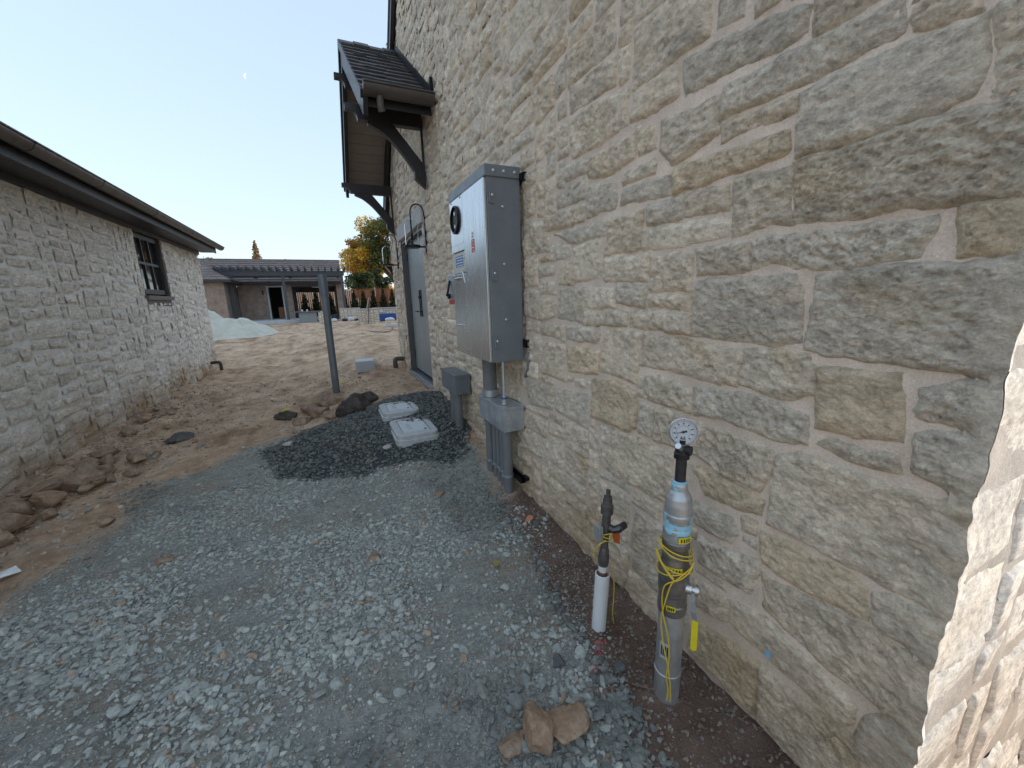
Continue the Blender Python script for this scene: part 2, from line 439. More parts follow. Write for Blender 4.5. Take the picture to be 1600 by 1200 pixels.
TRACED = [[(77,202),(69,203),(57,203),(43,202),(42,194),(43,188),(50,187),(60,186),(76,187)],[(41,202),(34,201),(32,184),(35,185),(40,186),(40,192)],[(101,214),(87,214),(76,214),(59,213),(57,212),(56,206),(70,205),(78,205),(101,206)],[(119,230),(100,228),(80,225),(77,223),(77,217),(87,217),(97,218),(117,218)],[(76,225),(59,220),(61,215),(67,214),(75,215)],[(55,208),(53,210),(46,209),(45,204),(49,204),(54,205)],[(102,204),(78,202),(78,198),(85,198),(101,198)],[(121,195),(107,195),(80,194),(79,189),(82,188),(94,187),(120,187)],[(128,214),(111,213),(103,213),(103,202),(112,199),(121,197),(128,204)],[(77,185),(58,185),(54,186),(44,185),(32,184),(29,167),(33,167),(41,167),(52,168),(58,167),(75,169)],[(95,185),(87,185),(78,184),(76,169),(82,169),(94,168)],[(87,165),(74,166),(60,165),(55,165),(45,165),(45,161),(47,157),(55,156),(60,155),(73,156),(79,158),(87,156)],[(41,166),(36,166),(29,165),(27,156),(31,156),(40,156)],[(67,153),(53,154),(39,154),(30,154),(29,149),(30,131),(30,131),(44,132),(53,132),(60,132),(68,133),(67,146)],[(107,154),(92,154),(73,154),(71,151),(69,135),(78,133),(94,134),(108,135),(108,147)],[(64,127),(62,128),(46,129),(44,119),(44,113),(48,112),(54,111),(62,111)],[(42,126),(36,129),(29,129),(29,120),(34,120),(42,120)],[(41,115),(37,117),(29,116),(29,105),(33,105),(40,106)],[(62,106),(58,109),(51,108),(44,109),(43,105),(51,104)],[(72,99),(65,102),(55,101),(43,101),(36,101),(29,102),(29,93),(29,75),(38,74),(48,74),(60,75),(72,75)],[(74,70),(65,72),(60,71),(50,72),(45,70),(44,61),(51,60),(60,59),(70,60),(73,60)],[(43,70),(40,71),(29,73),(29,60),(34,60),(42,61)],[(72,56),(69,55),(57,58),(45,59),(36,58),(29,59),(29,40),(37,38),(42,39),(49,38),(62,41),(70,44)],[(40,31),(36,38),(28,38),(28,20),(34,18),(43,17),(42,23)],[(83,37),(72,39),(68,40),(51,36),(43,33),(43,27),(45,23),(54,25),(63,25),(81,28)],[(69,20),(58,21),(43,23),(36,23),(28,17),(29,6),(51,-3),(68,-1)],[(97,17),(83,20),(70,21),(70,-1),(99,1)],[(99,35),(84,37),(83,26),(98,24)],[(124,100),(117,103),(103,101),(86,101),(75,100),(73,98),(72,93),(77,85),(89,85),(102,88),(124,87)],[(105,114),(87,116),(76,116),(65,114),(64,105),(75,104),(91,105),(104,104)],[(87,131),(76,132),(67,131),(65,128),(64,121),(70,118),(78,118),(87,119)],[(133,133),(112,132),(87,130),(88,118),(96,118),(112,119),(135,119)],[(104,83),(98,84),(86,83),(75,82),(75,76),(84,75),(96,74)],[(103,68),(96,69),(85,70),(83,65),(84,60),(101,59)],[(98,56),(92,56),(74,59),(74,55),(76,45),(97,44)],[(152,84),(131,85),(112,84),(110,64),(118,61),(151,60)],[(134,103),(126,101),(125,88),(133,88)],[(170,106),(150,109),(136,106),(135,90),(142,86),(170,86)],[(135,114),(120,116),(106,113),(105,104),(123,104),(134,105)],[(161,133),(146,134),(135,133),(136,125),(136,110),(150,112),(163,112)],[(195,133),(165,134),(163,131),(166,126),(195,126)],[(226,133),(197,133),(197,125),(226,127)],[(195,122),(165,122),(166,110),(193,107)],[(222,121),(197,122),(196,101),(223,101)],[(248,92),(210,94),(211,79),(244,76)],[(207,94),(174,97),(174,78),(193,79),(208,80)],[(142,142),(123,143),(109,142),(109,135),(122,135),(142,136)],[(131,149),(109,149),(109,144),(130,145)],[(131,165),(110,164),(109,151),(131,151)],[(152,155),(133,153),(134,145),(152,146)],[(177,142),(144,142),(144,136),(178,135)],[(174,154),(154,153),(153,144),(177,144)],[(204,155),(177,154),(178,136),(206,138)],[(227,149),(207,149),(207,138),(226,136)],[(162,168),(133,166),(133,156),(162,157)],[(108,165),(89,165),(87,157),(107,156)],[(136,176),(96,174),(96,168),(115,167),(136,168)],[(115,186),(98,184),(97,177),(114,178)],[(133,185),(116,185),(116,177),(134,178)],[(158,184),(137,184),(137,169),(161,169)],[(149,195),(123,194),(122,187),(150,189)],[(150,201),(130,202),(131,197),(149,197)],[(176,202),(156,202),(153,189),(176,188)],[(210,185),(160,184),(162,178),(190,178)],[(218,196),(177,195),(178,187),(216,188)],[(237,196),(216,193),(214,176),(237,177)],[(211,180),(190,177),(191,171),(211,171)],[(187,175),(164,177),(163,159),(187,157)],[(175,214),(143,216),(143,206),(159,204),(175,206)],[(142,217),(132,215),(131,206),(140,206)],[(193,237),(169,238),(148,233),(148,220),(164,219),(190,219)],[(205,205),(179,208),(179,198),(205,198)]]


# ================================================================== RIGHT HOUSE
WX = 1.25; YN = .315; YF = 8.0; EAVE = 3.05; RIDGE = 6.95; YM = (YN + YF) / 2
DY0, DY1, DZ0, DZ1 = 5.40, 6.96, .33, 2.46
house = empty('stone_house', (WX, YM, 0), 'tall gabled house of tan split-face stone with pink mortar, filling the right side', 'house')
HO = np.array([WX, YM, 0.0])
gable = lambda y: EAVE + (RIDGE - EAVE) * (1 - np.abs(np.asarray(y) - YM) / (YM - YN))
posR = lambda u, v, d: np.stack([WX - d, u, v], 1)
def maskR(u, v): return (v < gable(u) - .0) & ~((u > DY0) & (u < DY1) & (v > DZ0) & (v < DZ1))
CELL = .01
u_lo, u_hi, v_lo, v_hi = YN, YF, -.30, 6.9
gu = np.arange(u_lo, u_hi, CELL) + CELL / 2; gv = np.arange(v_lo, v_hi, CELL) + CELL / 2
GU, GV = np.meshgrid(gu, gv)
occ = ~(GV < gable(GU) - .02)
lintel_zone = (GU > DY0 - .16) & (GU < DY1 + .16) & (GV > DZ1 - .03) & (GV < DZ1 + .25)
occ |= ((GU > DY0 - .03) & (GU < DY1 + .03) & (GV > DZ0 - .12) & (GV < DZ1 + .02)) | lintel_zone
polysR = []
for P in TRACED:
    P = np.array(P) / 100.0; P[P[:, 0] < .305, 0] = .262
    c = P.mean(0); hw = np.ptp(P, axis=0) / 2; P2 = c + (P - c) * (1 + .011 / hw)
    P2[P[:, 0] < .28, 0] = .262
    sel = (GU > P[:, 0].min() - .01) & (GU < P[:, 0].max() + .01) & (GV > P[:, 1].min() - .01) & (GV < P[:, 1].max() + .01)
    sd = poly_sd(GU[sel], GV[sel], P2); occ[sel] |= sd > -.006
    tone = None
    polysR.append([P2, tone])
for i in (0, 9, 10, 13, 14, 16, 17): polysR[i][1] = 5 if i in (9, 10) else 3
for i in (20, 32, 37): polysR[i][1] = 4
for i in (44, 45): polysR[i][1] = 3
for (u, v, w, h) in fill_rects(occ, np.random.default_rng(5), CELL, (1.2, 2.5, 4.2), (.07, .12, .24)):
    a = u_lo + u * CELL; b = v_lo + v * CELL; g = .0045
    x0 = a + g; x1 = a + w * CELL - g
    if a < YN + .02: x0 = .262
    polysR.append([rect_poly(x0, b + g, x1, b + h * CELL - g, RNG), None])
edgeR = lambda U, V: U < .33
stone_wall(house, HO, posR, polysR, np.array([1, 0, 0]), .0036, .08, .85, 100, corner=YN,
           edge=lambda U, V: U < .30, flip=True)
mortar_sheet('mortar', house, HO, posR, YN, YF, -.35, RIDGE, .028, maskR, (.735, .605, .495), .75, flip=True, uedges=(DY0, DY1))

# end wall, lit by the low sun
posE = lambda u, v, d: np.stack([u, YN - d, v], 1)
u_lo, u_hi = WX, 3.6; v_lo = -.85
gu = np.arange(u_lo, u_hi, CELL); gv = np.arange(v_lo, 3.0, CELL)
occ = np.zeros((len(gv), len(gu)), bool); polysE = []
for (u, v, w, h) in fill_rects(occ, np.random.default_rng(15), CELL, (1.2, 2.0, 3.0), (.14, .22, .34)):
    a = u_lo + u * CELL; b = v_lo + v * CELL; g = .008
    x0 = a + g if a > WX + .02 else WX - .028
    polysE.append([rect_poly(x0, b + g, a + w * CELL - g, b + h * CELL - g, RNG), 2 if RNG.random() < .7 else 0])
stone_wall(house, HO, posE, polysE, np.array([0, 1, 0]), .0050, .65, .5, 400, corner=WX,
           edge=lambda U, V: U < WX + .01, rough=.22, mat=MAT_STONEQ, cap=60, nm='stone')
mortar_sheet('mortar', house, HO, lambda u, v, d: posE(u, v, d + .005), WX, 4.2, -.9, EAVE, .03, lambda u, v: (u < 3.7) | (v > -9), (.60, .54, .47), .5)

# plain rear parts of the house and its roof
b = MB()
b.box((1.30, .345, -.9), (16, .40, EAVE)); b.box((4.2, YN, -.9), (16, .345, EAVE)); b.box((1.30, YF - .06, -.4), (16, YF, EAVE)); b.box((15.9, .40, -.4), (16, YF - .06, EAVE))
b.box((WX, YF - .12, -.4), (1.30, YF, EAVE))
b.prism([(15.92, YN + .05, EAVE), (15.92, YF - .05, EAVE), (15.92, YM, RIDGE - .05)], (.06, 0, 0))
b.build('side_wall', MAT_PLAINM, house)
b = MB(); b.box((WX - .012, YN - .012, -.85), (WX + .02, YN + .02, 2.9)); b.build('quoin_core', MAT_PLAINM, house)
MAT_SHAKE = simple('dark_slate_shingle', (.045, .042, .044), .75, var=.35, scale=5, bump=.5, bscale=40)
b = MB()
for s in (-1, 1):
    o_ = .38 if s < 0 else .02
    ye = YM + s * (YM - YN + o_); ze = EAVE - o_ * (RIDGE - EAVE) / (YM - YN)
    b.prism([(1.165, YM, RIDGE + .02), (1.165, ye, ze + .02), (1.165, ye, ze + .10), (1.165, YM, RIDGE + .10)], (15.0, 0, 0))
b.build('roof', MAT_SHAKE, house)
for s in (-1, 1):
    b = MB(); o_ = .36 if s < 0 else .01
    ye = YM + s * (YM - YN + o_); ze = EAVE - o_ * (RIDGE - EAVE) / (YM - YN)
    b.prism([(1.175, YM, RIDGE - .14), (1.175, ye, ze - .14), (1.175, ye, ze + .018), (1.175, YM, RIDGE + .018)], (.045, 0, 0))
    b.build('rake_board', MAT_DARKWOOD, house)

# door: recessed double leaf with grooves, casing, limestone lintel, sill
MAT_DOOR = simple('grey_green_door_paint', (.29, .31, .30), .38, var=.08, scale=4, bump=.05)
MAT_LIME = simple('pale_limestone', (.50, .485, .46), .85, var=.12, scale=7, bump=.4, bscale=50)
MAT_CASE = simple('dark_door_casing', (.10, .105, .105), .45, var=.1)
door = empty('door', (0, 0, 0)); door.parent = house; door.location = (0, 0, 0)
def build_leaf(y0, y1):
    m = MB(); m.box((1.345, y0, DZ0 + .03), (1.385, y1, DZ1 - .05))
    n = 7; w = (y1 - y0) / n
    for i in range(n): m.box((1.337, y0 + i * w + .004, DZ0 + .035), (1.349, y0 + (i + 1) * w - .004, DZ1 - .055), bev=.004)
    return m.build('door_leaf', MAT_DOOR, door)
MIDY = (DY0 + DY1) / 2
build_leaf(DY0 + .05, MIDY - .003); build_leaf(MIDY + .003, DY1 - .05)
b = MB()
b.box((1.262, DY0, DZ0 - .02), (1.46, DY0 + .048, DZ1)); b.box((1.262, DY1 - .048, DZ0 - .02), (1.46, DY1, DZ1)); b.box((1.262, DY0 + .048, DZ1 - .048), (1.46, DY1 - .048, DZ1))
b.build('door_frame', MAT_CASE, door)
for s in (-1, 1):
    h = MB(); y = MIDY + s * .055
    h.box((1.325, y - .022, 1.26), (1.337, y + .022, 1.66), bev=.004)
    h.tube([(1.325, y, 1.34), (1.29, y, 1.34), (1.283, y + s * .02, 1.34), (1.283, y + s * .13, 1.335)], .010, seg=8)
    h.tube([(1.325, y, 1.55), (1.312, y, 1.55)], .016, seg=10)
    h.build('door_handle', MAT_DARKMETAL, door)
for z in (.62, 1.40, 2.2):
    h = MB(); h.lathe((1.338, DY1 - .052, z - .06), (0, 0, 1), [(.010, 0), (.010, .12)], seg=8); h.build('hinge', MAT_DARKMETAL, door)
b = MB(); b.box((1.215, DY0 - .14, DZ1 + .003), (1.40, DY1 + .14, DZ1 + .215), bev=.012); b.build('lintel', MAT_LIME, house)
b = MB(); b.box((1.20, DY0 - .03, DZ0 - .10), (1.45, DY1 + .03, DZ0 - .022), bev=.01); b.build('door_sill', simple('bluish_sill_metal', (.30, .32, .35), .35, .6), house)
# dark sheet painted as the unlit room behind the door leaf gaps
b = MB(); b.box((1.47, DY0 - .2, DZ0 - .2), (1.50, DY1 + .2, DZ1 + .2)); b.build('door_backing', MAT_CASE, house)

# ================================================================== LEFT OUTBUILDING
LX = -2.6; LY0, LY1 = 1.6, 11.95; LTOP = 2.80
out_house = empty('stone_outbuilding', (LX, 6.8, 0), 'low grey stone building with dark eaves on the left, one dark window near its corner', 'building')
LO = np.array([LX, 6.8, 0.0])
posL = lambda u, v, d: np.stack([LX + d, u, v], 1)
WY0, WY1, WZ0, WZ1 = 8.42, 9.52, 1.74, 2.70
u_lo, u_hi, v_lo, v_hi = LY0, LY1, -.32, LTOP
gu = np.arange(u_lo, u_hi, CELL) + CELL / 2; gv = np.arange(v_lo, v_hi, CELL) + CELL / 2
GU, GV = np.meshgrid(gu, gv)
inwin = lambda u, v, e=0: (u > WY0 - e) & (u < WY1 + e) & (v > WZ0 - .1 - e) & (v < WZ1 + e)
occ = inwin(GU, GV, .03)
polysL = []
for (u, v, w, h) in fill_rects(occ, np.random.default_rng(25), CELL, (1.4, 2.8, 4.8), (.07, .12, .24)):
    a = u_lo + u * CELL; b_ = v_lo + v * CELL; g = .006
    x1 = a + w * CELL - g if a + w * CELL < LY1 - .02 else LY1 + .02
    polysL.append([rect_poly(a + g, b_ + g, x1, b_ + h * CELL - g, RNG), 2 if RNG.random() < .7 else None])
stone_wall(out_house, LO, posL, polysL, np.array([1, 0, 0]), .0050, .6, 1.25, 700, edge=lambda U, V: U > LY1 - .01, rmax=.026, rough=1.2)
mortar_sheet('mortar', out_house, LO, posL, LY0, LY1, -.35, LTOP + .1, .03, lambda u, v: ~inwin(u, v), (.84, .80, .73), 1.1, uedges=(WY0, WY1))
b = MB(); b.box((-9.5, LY1 - .25, -.4), (LX - .01, LY1, LTOP)); b.box((-9.5, LY0, -.4), (LX - .01, LY0 + .2, LTOP)); b.box((-9.7, LY0, -.4), (-9.5, LY1, LTOP))
b.build('side_wall', MAT_PLAINM, out_house)
# window
MAT_GLASS = NT('window_glass'); MAT_GLASS.color((.012, .014, .016)); MAT_GLASS.rough(.04); MAT_GLASS.b.inputs['Specular IOR Level'].default_value = .7; MAT_GLASS = MAT_GLASS.mat
MAT_SASH = simple('black_window_sash', (.014, .017, .019), .4, var=.1)
MAT_TRIM = simple('taupe_trim', (.15, .125, .105), .6, var=.1)
win = MB(); d0 = LX - .03
for (y0, y1, z0, z1) in ((WY0, WY0 + .07, WZ0, WZ1), (WY1 - .07, WY1, WZ0, WZ1), (WY0 + .07, WY1 - .07, WZ0, WZ0 + .08), (WY0 + .07, WY1 - .07, WZ1 - .07, WZ1)):
    win.box((d0 - .08, y0, z0), (d0, y1, z1))
win = win.build('window', MAT_SASH, out_house)
mb = MB(); iw = WY1 - WY0 - .14
for k in (1, 2): mb.box((d0 - .055, WY0 + .07 + iw * k / 3 - .016, WZ0 + .08), (d0 - .012, WY0 + .07 + iw * k / 3 + .016, WZ1 - .07))
zm = (WZ0 + WZ1) / 2 + .02; mb.box((d0 - .056, WY0 + .07, zm - .02), (d0 - .010, WY1 - .07, zm + .02))
mb.build('glazing_bar', MAT_SASH, win)
for k in range(3):
    for z0, z1 in ((WZ0 + .08, zm - .02), (zm + .02, WZ1 - .07)):
        p = MB(); y0 = WY0 + .07 + iw * k / 3 + .012; p.box((d0 - .040, y0, z0), (d0 - .034, y0 + iw / 3 - .024, z1)); p.build('pane', MAT_GLASS, win)
p = MB(); p.box((LX - .12, WY0 - .06, WZ0 - .10), (LX + .055, WY1 + .06, WZ0 - .03), bev=.006); p.box((LX - .12, WY0 - .02, WZ0 - .20), (LX + .012, WY1 + .02, WZ0 - .10)); p.build('sill', MAT_TRIM, win)
p = MB(); p.box((LX - .12, WY1, WZ0 - .03), (LX + .012, WY1 + .09, WZ1)); p.build('casing', MAT_TRIM, win)
p = MB(); p.box((LX - .12, WY0 - .012, WZ0 - .03), (LX + .004, WY0, WZ1)); p.build('casing', MAT_TRIM, win)
p = MB(); p.box((LX - .32, WY0 - .1, WZ0 - .2), (LX - .30, WY1 + .1, WZ1 + .1)); p.build('unlit_room_sheet', MAT_SASH, win)  # near-black sheet stands in for the unlit room
# eaves
b = MB(); b.box((LX + .005, LY0 - .3, LTOP - .09), (LX + .045, LY1 + .05, LTOP + .10)); b.box((LX + .046, LY0 - .3, LTOP - .02), (-2.27, LY1 + .2, LTOP + .005))
b.build('soffit', MAT_DARKWOOD, out_house)
b = MB(); b.box((-2.27, LY0 - .3, LTOP - .035), (-2.246, LY1 + .22, LTOP + .09)); b.build('fascia_board', MAT_DARKWOOD, out_house)
def half_round(p0, p1, r, side, mb, thick=.006, seg=10):
    """open half-round trough from p0 to p1 (rim at p0.z), with a rolled lip"""
    p0 = np.array(p0, float); p1 = np.array(p1, float); ax = (p1 - p0); ax /= np.linalg.norm(ax); w = np.cross(ax, [0, 0, 1.])
    prof = [(math.cos(math.pi * k / seg), -math.sin(math.pi * k / seg)) for k in range(seg + 1)]
    rings = []
    for p in (p0, p1): rings.append([p + w * c * r + np.array([0, 0, s * r]) for c, s in prof] + [p + w * c * (r - thick) + np.array([0, 0, s * (r - thick)]) for c, s in prof[::-1]])
    n = len(rings[0]); mb.add(rings[0] + rings[1], [(k, (k + 1) % n, n + (k + 1) % n, n + k) for k in range(n)], 0, True)
    for rg in rings: mb.add([rg[k] for k in range(seg + 1)], [list(range(seg + 1))], 0)
    for s in (1, -1): mb.tube([p0 + w * s * r, p1 + w * s * r], .010, 0, 8)
gz0 = LTOP + .125
b = MB(); half_round((-2.165, LY0 - .3, gz0), (-2.165, LY1 + .34, gz0), .078, 1, b); gut = b.build('gutter', MAT_GUTTER, out_house)
for y in (3.9, 5.1, 6.3, 7.9, 9.7, 11.3):
    b = MB(); half_round((-2.165, y, gz0 - .002), (-2.165, y + .035, gz0 - .002), .0812, 1, b); b.build('gutter_seam', MAT_GUTTER, gut)
b = MB()
for i in range(9):        # courses of shingles climbing from the gutter
    x0 = -2.2 - i * .36; z0 = LTOP + .09 + i * .15
    b.prism([(x0 + .06, LY0 - .3, z0), (x0 - .36, LY0 - .3, z0 + .16), (x0 - .36, LY0 - .3, z0 + .19), (x0 + .06, LY0 - .3, z0 + .05)], (0, LY1 - LY0 + .55, 0))
b.prism([(-5.45, LY0 - .3, 4.40), (-9.9, LY0 - .3, LTOP + .09), (-9.9, LY0 - .3, LTOP + .20), (-5.45, LY0 - .3, 4.47)], (0, LY1 - LY0 + .55, 0))
b.prism([(LX, LY1, LTOP), (-9.5, LY1, LTOP), (-5.45, LY1, 4.38)], (0, -.05, 0)); b.build('roof', MAT_SHAKE, out_house)

# ================================================================== GROUND
def gz_s(x, y):
    base = .42 * ss(9, 27, y) - .03 * ss(-1, -2.4, x)
    ra = np.interp(y, [0, 2.4, 3.45, 4.14, 4.9, 5.76, 7.1, 8.9, 14, 27], [-.05, .02, .14, .26, .33, .27, .27, .34, .40, .42])
    w = ss(-1.0, 1.15, x)
    return base * (1 - w) + ra * w - .85 * ss(1.29, 1.7, x) * ss(.45, .30, y)
def poly_mask(x, y, P, soft, nz=0.0, sc=2.0):
    return ss(-soft, soft, poly_sd(x, y, P) + nz * fbm(x * sc, y * sc, 4, 4))
P_GRAVEL = [(-1.3, .2), (-1.9, 1.6), (-1.75, 2.5), (-1.75, 3.3), (-1.6, 3.9), (-1.1, 4.5), (-.6, 4.75), (.2, 4.9), (1.2, 4.6), (1.3, 2.9), (1.17, 2.35), (1.0, 1.8), (.93, 1.35), (.85, 1.08), (.80, .7), (.80, .2)]
P_MOUND = [(-.80, 4.6), (-.55, 3.95), (-.28, 3.6), (.08, 3.28), (.5, 3.3), (.85, 3.15), (1.1, 3.45), (1.28, 3.8), (1.28, 5.0), (.75, 5.35), (.1, 5.0), (-.4, 5.1)]
P_WET = [(.96, 2.5), (.92, 1.85), (.86, 1.35), (.80, 1.05), (.66, .75), (.55, .2), (1.3, .2), (1.3, 2.6)]
def zones(x, y):
    g = poly_mask(x, y, P_GRAVEL, .20, .50, 2.4); d = poly_mask(x, y, P_MOUND, .05, .16, 3.0); w = poly_mask(x, y, P_WET, .05, .10, 4.0)
    return g, d, w
def gz_f(x, y):
    """ground height with lumps"""
    x = np.asarray(x, float); y = np.asarray(y, float)
    z = gz_s(x, y); g, d, w = zones(x, y); near = ss(16, 6, y)
    dirt_ = np.clip(1 - g - d, 0, 1)
    z = z + dirt_ * near * (.022 * fbm(x * 2.6, y * 2.6, 1, 5) + .010 * fbm(x * 11, y * 11, 7, 3))
    z = z + dirt_ * ss(3, 9, y) * .085 * fbm(x * .9, y * 1.6, 12, 5) + dirt_ * ss(3, 7, y) * ss(20, 9, y) * .03 * fbm(x * 5, y * 5, 14, 4)
    z = z + g * (.016 * fbm(x * 2.1, y * 2.1, 3, 3) + .004 * fbm(x * 16, y * 16, 5, 2))
    z = z + d * (.045 * np.clip(poly_sd(x, y, P_MOUND) * 3, 0, 1) + .018 * fbm(x * 4, y * 4, 9, 3))
    z = z + w * .014 * fbm(x * 13, y * 13, 2, 3)
    # loose berm of soil against the left building
    bm = ss(-1.75, -2.35, x + .12 * fbm(y * 1.3, 0 * y, 3)) * ss(12.2, 11.0, y)
    z = z + bm * (.05 + .05 * np.clip(fbm(x * 4, y * 3, 6, 4) + .2, 0, 1)) * ss(1.0, 3.0, y)
    # wheel ruts in the dirt yard
    for x0, s in ((-1.2, .05), (.1, -.04), (-2.6, .12)):
        z = z - .05 * np.exp(-((x - x0 - s * (y - 10) - .2 * np.sin(y * .35)) / .16) ** 2) * ss(7.5, 10, y) * ss(24, 18, y)
    return z
def axis_lines(segs):
    out = [segs[0][0]]
    for a, b, r0, r1 in segs:
        x = a
        while x < b - 1e-6:
            t = (x - a) / (b - a); x = min(b, x + r0 + (r1 - r0) * t); out.append(x)
    return np.array(out)
gx = np.concatenate([-axis_lines([(3.0, 8, .06, .4), (8, 90, .5, 12)])[::-1][:-1], axis_lines([(-3.0, 1.35, .022, .022), (1.35, 7, .10, .3), (7, 90, .5, 12)])])
gy = np.concatenate([-axis_lines([(-.2, 2, .1, .3), (2, 60, .6, 10)])[::-1][:-1], axis_lines([(.2, 3.2, .02, .022), (3.2, 6.5, .022, .035), (6.5, 14, .04, .09), (14, 34, .1, .3), (34, 130, .6, 12)])])
GX, GY = np.meshgrid(gx, gy); X = GX.ravel(); Y = GY.ravel()
Z = gz_f(X, Y); g, d, w = zones(X, Y)
stain = ss(-1.6, -2.4, X) * ss(12.5, 10, Y)
col = np.stack([g, d, w], 1)
F = np.arange(len(X)).reshape(GX.shape); F = np.stack([F[:-1, :-1], F[:-1, 1:], F[1:, 1:], F[1:, :-1]], -1).reshape(-1, 4)
m = NT('ground_soil_and_gravel_fines'); sp = m.n('ShaderNodeSeparateColor'); m.l(m.attr('col').outputs[0], sp.inputs[0])
n1 = m.noise(1.3, 8, .62); n2 = m.noise(7, 8, .65); n3 = m.noise(45, 5, .7)
v1 = m.mapv((1, .35, 1)); n4 = m.noise(3.0, 8, .65, v1)
soil = m.ramp(n1, [(.30, (.38, .24, .145)), (.48, (.61, .425, .28)), (.68, (.72, .54, .38))])
soil = m.mix(1.0, soil, m.ramp(n4, [(.32, (.58, .53, .50)), (.50, (1, 1, 1)), (.75, (1.18, 1.17, 1.15))]), 'MULTIPLY')
soil = m.mix(1.0, soil, m.ramp(n2, [(.3, (.72, .70, .68)), (.6, (1.08, 1.08, 1.08))]), 'MULTIPLY')
fines = m.mix(m.val(n2, .38, .66, 0, 1), (.33, .33, .29), (.46, .45, .39))
fines = m.mix(m.val(m.noise(1.7, 7, .65), .47, .63, 0, .85), fines, (.38, .30, .22))
fines = m.mix(m.val(m.noise(1.5, 6, .6), .54, .64, 0, .6), fines, (.15, .155, .14))
fines = m.mix(1.0, fines, m.ramp(n3, [(.3, (.6, .6, .6)), (.6, (1.1, 1.1, 1.1))]), 'MULTIPLY')
damp = m.mix(m.val(n2, .35, .65, 0, 1), (.050, .056, .060), (.085, .094, .098))
damp = m.mix(m.val(m.noise(2.9, 5, .6), .56, .66, 0, .8), damp, (.12, .085, .06))
wet = m.mix(m.val(n2, .35, .65, 0, 1), (.17, .105, .078), (.27, .18, .135))
c = m.mix(sp.outputs[0], soil, fines); c = m.mix(sp.outputs[2], c, wet); c = m.mix(sp.outputs[1], c, damp)
m.color(c); m.rough(.95); m.b.inputs['Specular IOR Level'].default_value = .2
b1 = m.bump(m.noise(9, 9, .74), 1.0, .04); b2 = m.bump(m.noise(70, 5, .7), .9, .008, b1); m.bump(m.vor(95), .5, .005, b2)
ground = mesh_np('ground', np.stack([X, Y, Z], 1), F, m.mat, None, col); tag(ground, kind='structure')

# ------------------------------------------------------------------ rocks
def ico(sub):
    bm = bmesh.new(); bmesh.ops.create_icosphere(bm, subdivisions=sub, radius=1)
    v = np.array([x.co[:] for x in bm.verts]); f = np.array([[q.index for q in p.verts] for p in bm.faces]); bm.free(); return v, f
ICO = {k: ico(k) for k in (1, 2, 3, 4)}
def crushed(rng, sub, cuts=9):
    """angular crushed-rock blank: a sphere planed by random cuts"""
    v, f = ICO[sub]; v = v.copy() * 1.25
    for _ in range(cuts):
        n = rng.normal(size=3); n /= np.linalg.norm(n); h = rng.uniform(.55, .95)
        s = v @ n; v = np.where((s > h)[:, None], v - n * (s - h)[:, None], v)
    return v, f
def rand_rot(rng, n, tilt=1.0):
    q = rng.normal(size=(n, 4)); q /= np.linalg.norm(q, axis=1)[:, None]; w, x, y, z = q.T
    return np.stack([np.stack([1 - 2 * (y * y + z * z), 2 * (x * y - z * w), 2 * (x * z + y * w)], -1),
                     np.stack([2 * (x * y + z * w), 1 - 2 * (x * x + z * z), 2 * (y * z - x * w)], -1),
                     np.stack([2 * (x * z - y * w), 2 * (y * z + x * w), 1 - 2 * (x * x + y * y)], -1)], 1)
def scatter(name, xy, r, cols, sub, mat, seed, sink=.25, flat=.68):
    rng = np.random.default_rng(seed); n = len(xy); blanks = [crushed(rng, sub) for _ in range(14)]
    kind = rng.integers(0, 14, n); f0 = ICO[sub][1]; nv = len(ICO[sub][0])
    base = np.stack([b[0] for b in blanks])[kind]                          # n,nv,3
    sc = np.stack([rng.uniform(.85, 1.35, n), rng.uniform(.7, 1.05, n), rng.uniform(.5, .95, n)], 1)
    V = np.einsum('nij,nvj->nvi', rand_rot(rng, n), base * sc[:, None, :])
    V[:, :, 2] *= flat
    V = V * r[:, None, None]
    z = gz_f(xy[:, 0], xy[:, 1]) + r * flat * (1 - sink * 2) * .8
    V[:, :, 0] += xy[:, 0][:, None]; V[:, :, 1] += xy[:, 1][:, None]; V[:, :, 2] += z[:, None]
    F = (f0[None] + (np.arange(n) * nv)[:, None, None]).reshape(-1, 3)
    return mesh_np(name, V.reshape(-1, 3), F, mat, None, np.repeat(cols, nv, 0), smooth=False)
mg = NT('crushed_gravel'); ga = mg.attr('col').outputs[0]
mg.color(mg.mix(1.0, ga, mg.ramp(mg.noise(70, 5, .65), [(.3, (.72, .72, .72)), (.68, (1.2, 1.2, 1.2))]), 'MULTIPLY')); mg.rough(.86); mg.b.inputs['Specular IOR Level'].default_value = .3
mg.bump(mg.noise(160, 4, .65), .5, .003); MAT_GRAVEL = mg.mat
def pick_points(rng, n, box, dens):
    x = rng.uniform(box[0], box[1], n); y = rng.uniform(box[2], box[3], n)
    k = rng.random(n) < dens(x, y); return np.stack([x[k], y[k]], 1)
def inframe(x, y, pad=.35):
    c = R3.T @ np.stack([x, y, gz_s(x, y) - CAMH]); z = np.maximum(c[2], .05)
    u = c[0] / z * 618 + 800; v = c[1] / z * 618 + 600; p = pad * 618 / z
    return (c[2] > .1) & (u > -p) & (u < 1600 + p) & (v > -p) & (v < 1200 + p)
rg = np.random.default_rng(31)
def patch(x, y): return ss(-.22, .28, fbm(x * 1.7, y * 1.7, 21, 4) + .05)
def dG(x, y):
    g, d, w = zones(x, y); return np.clip(g - d, 0, 1) * np.clip(1 - w * .55, 0, 1) * (.10 + .90 * patch(x, y)) * inframe(x, y)
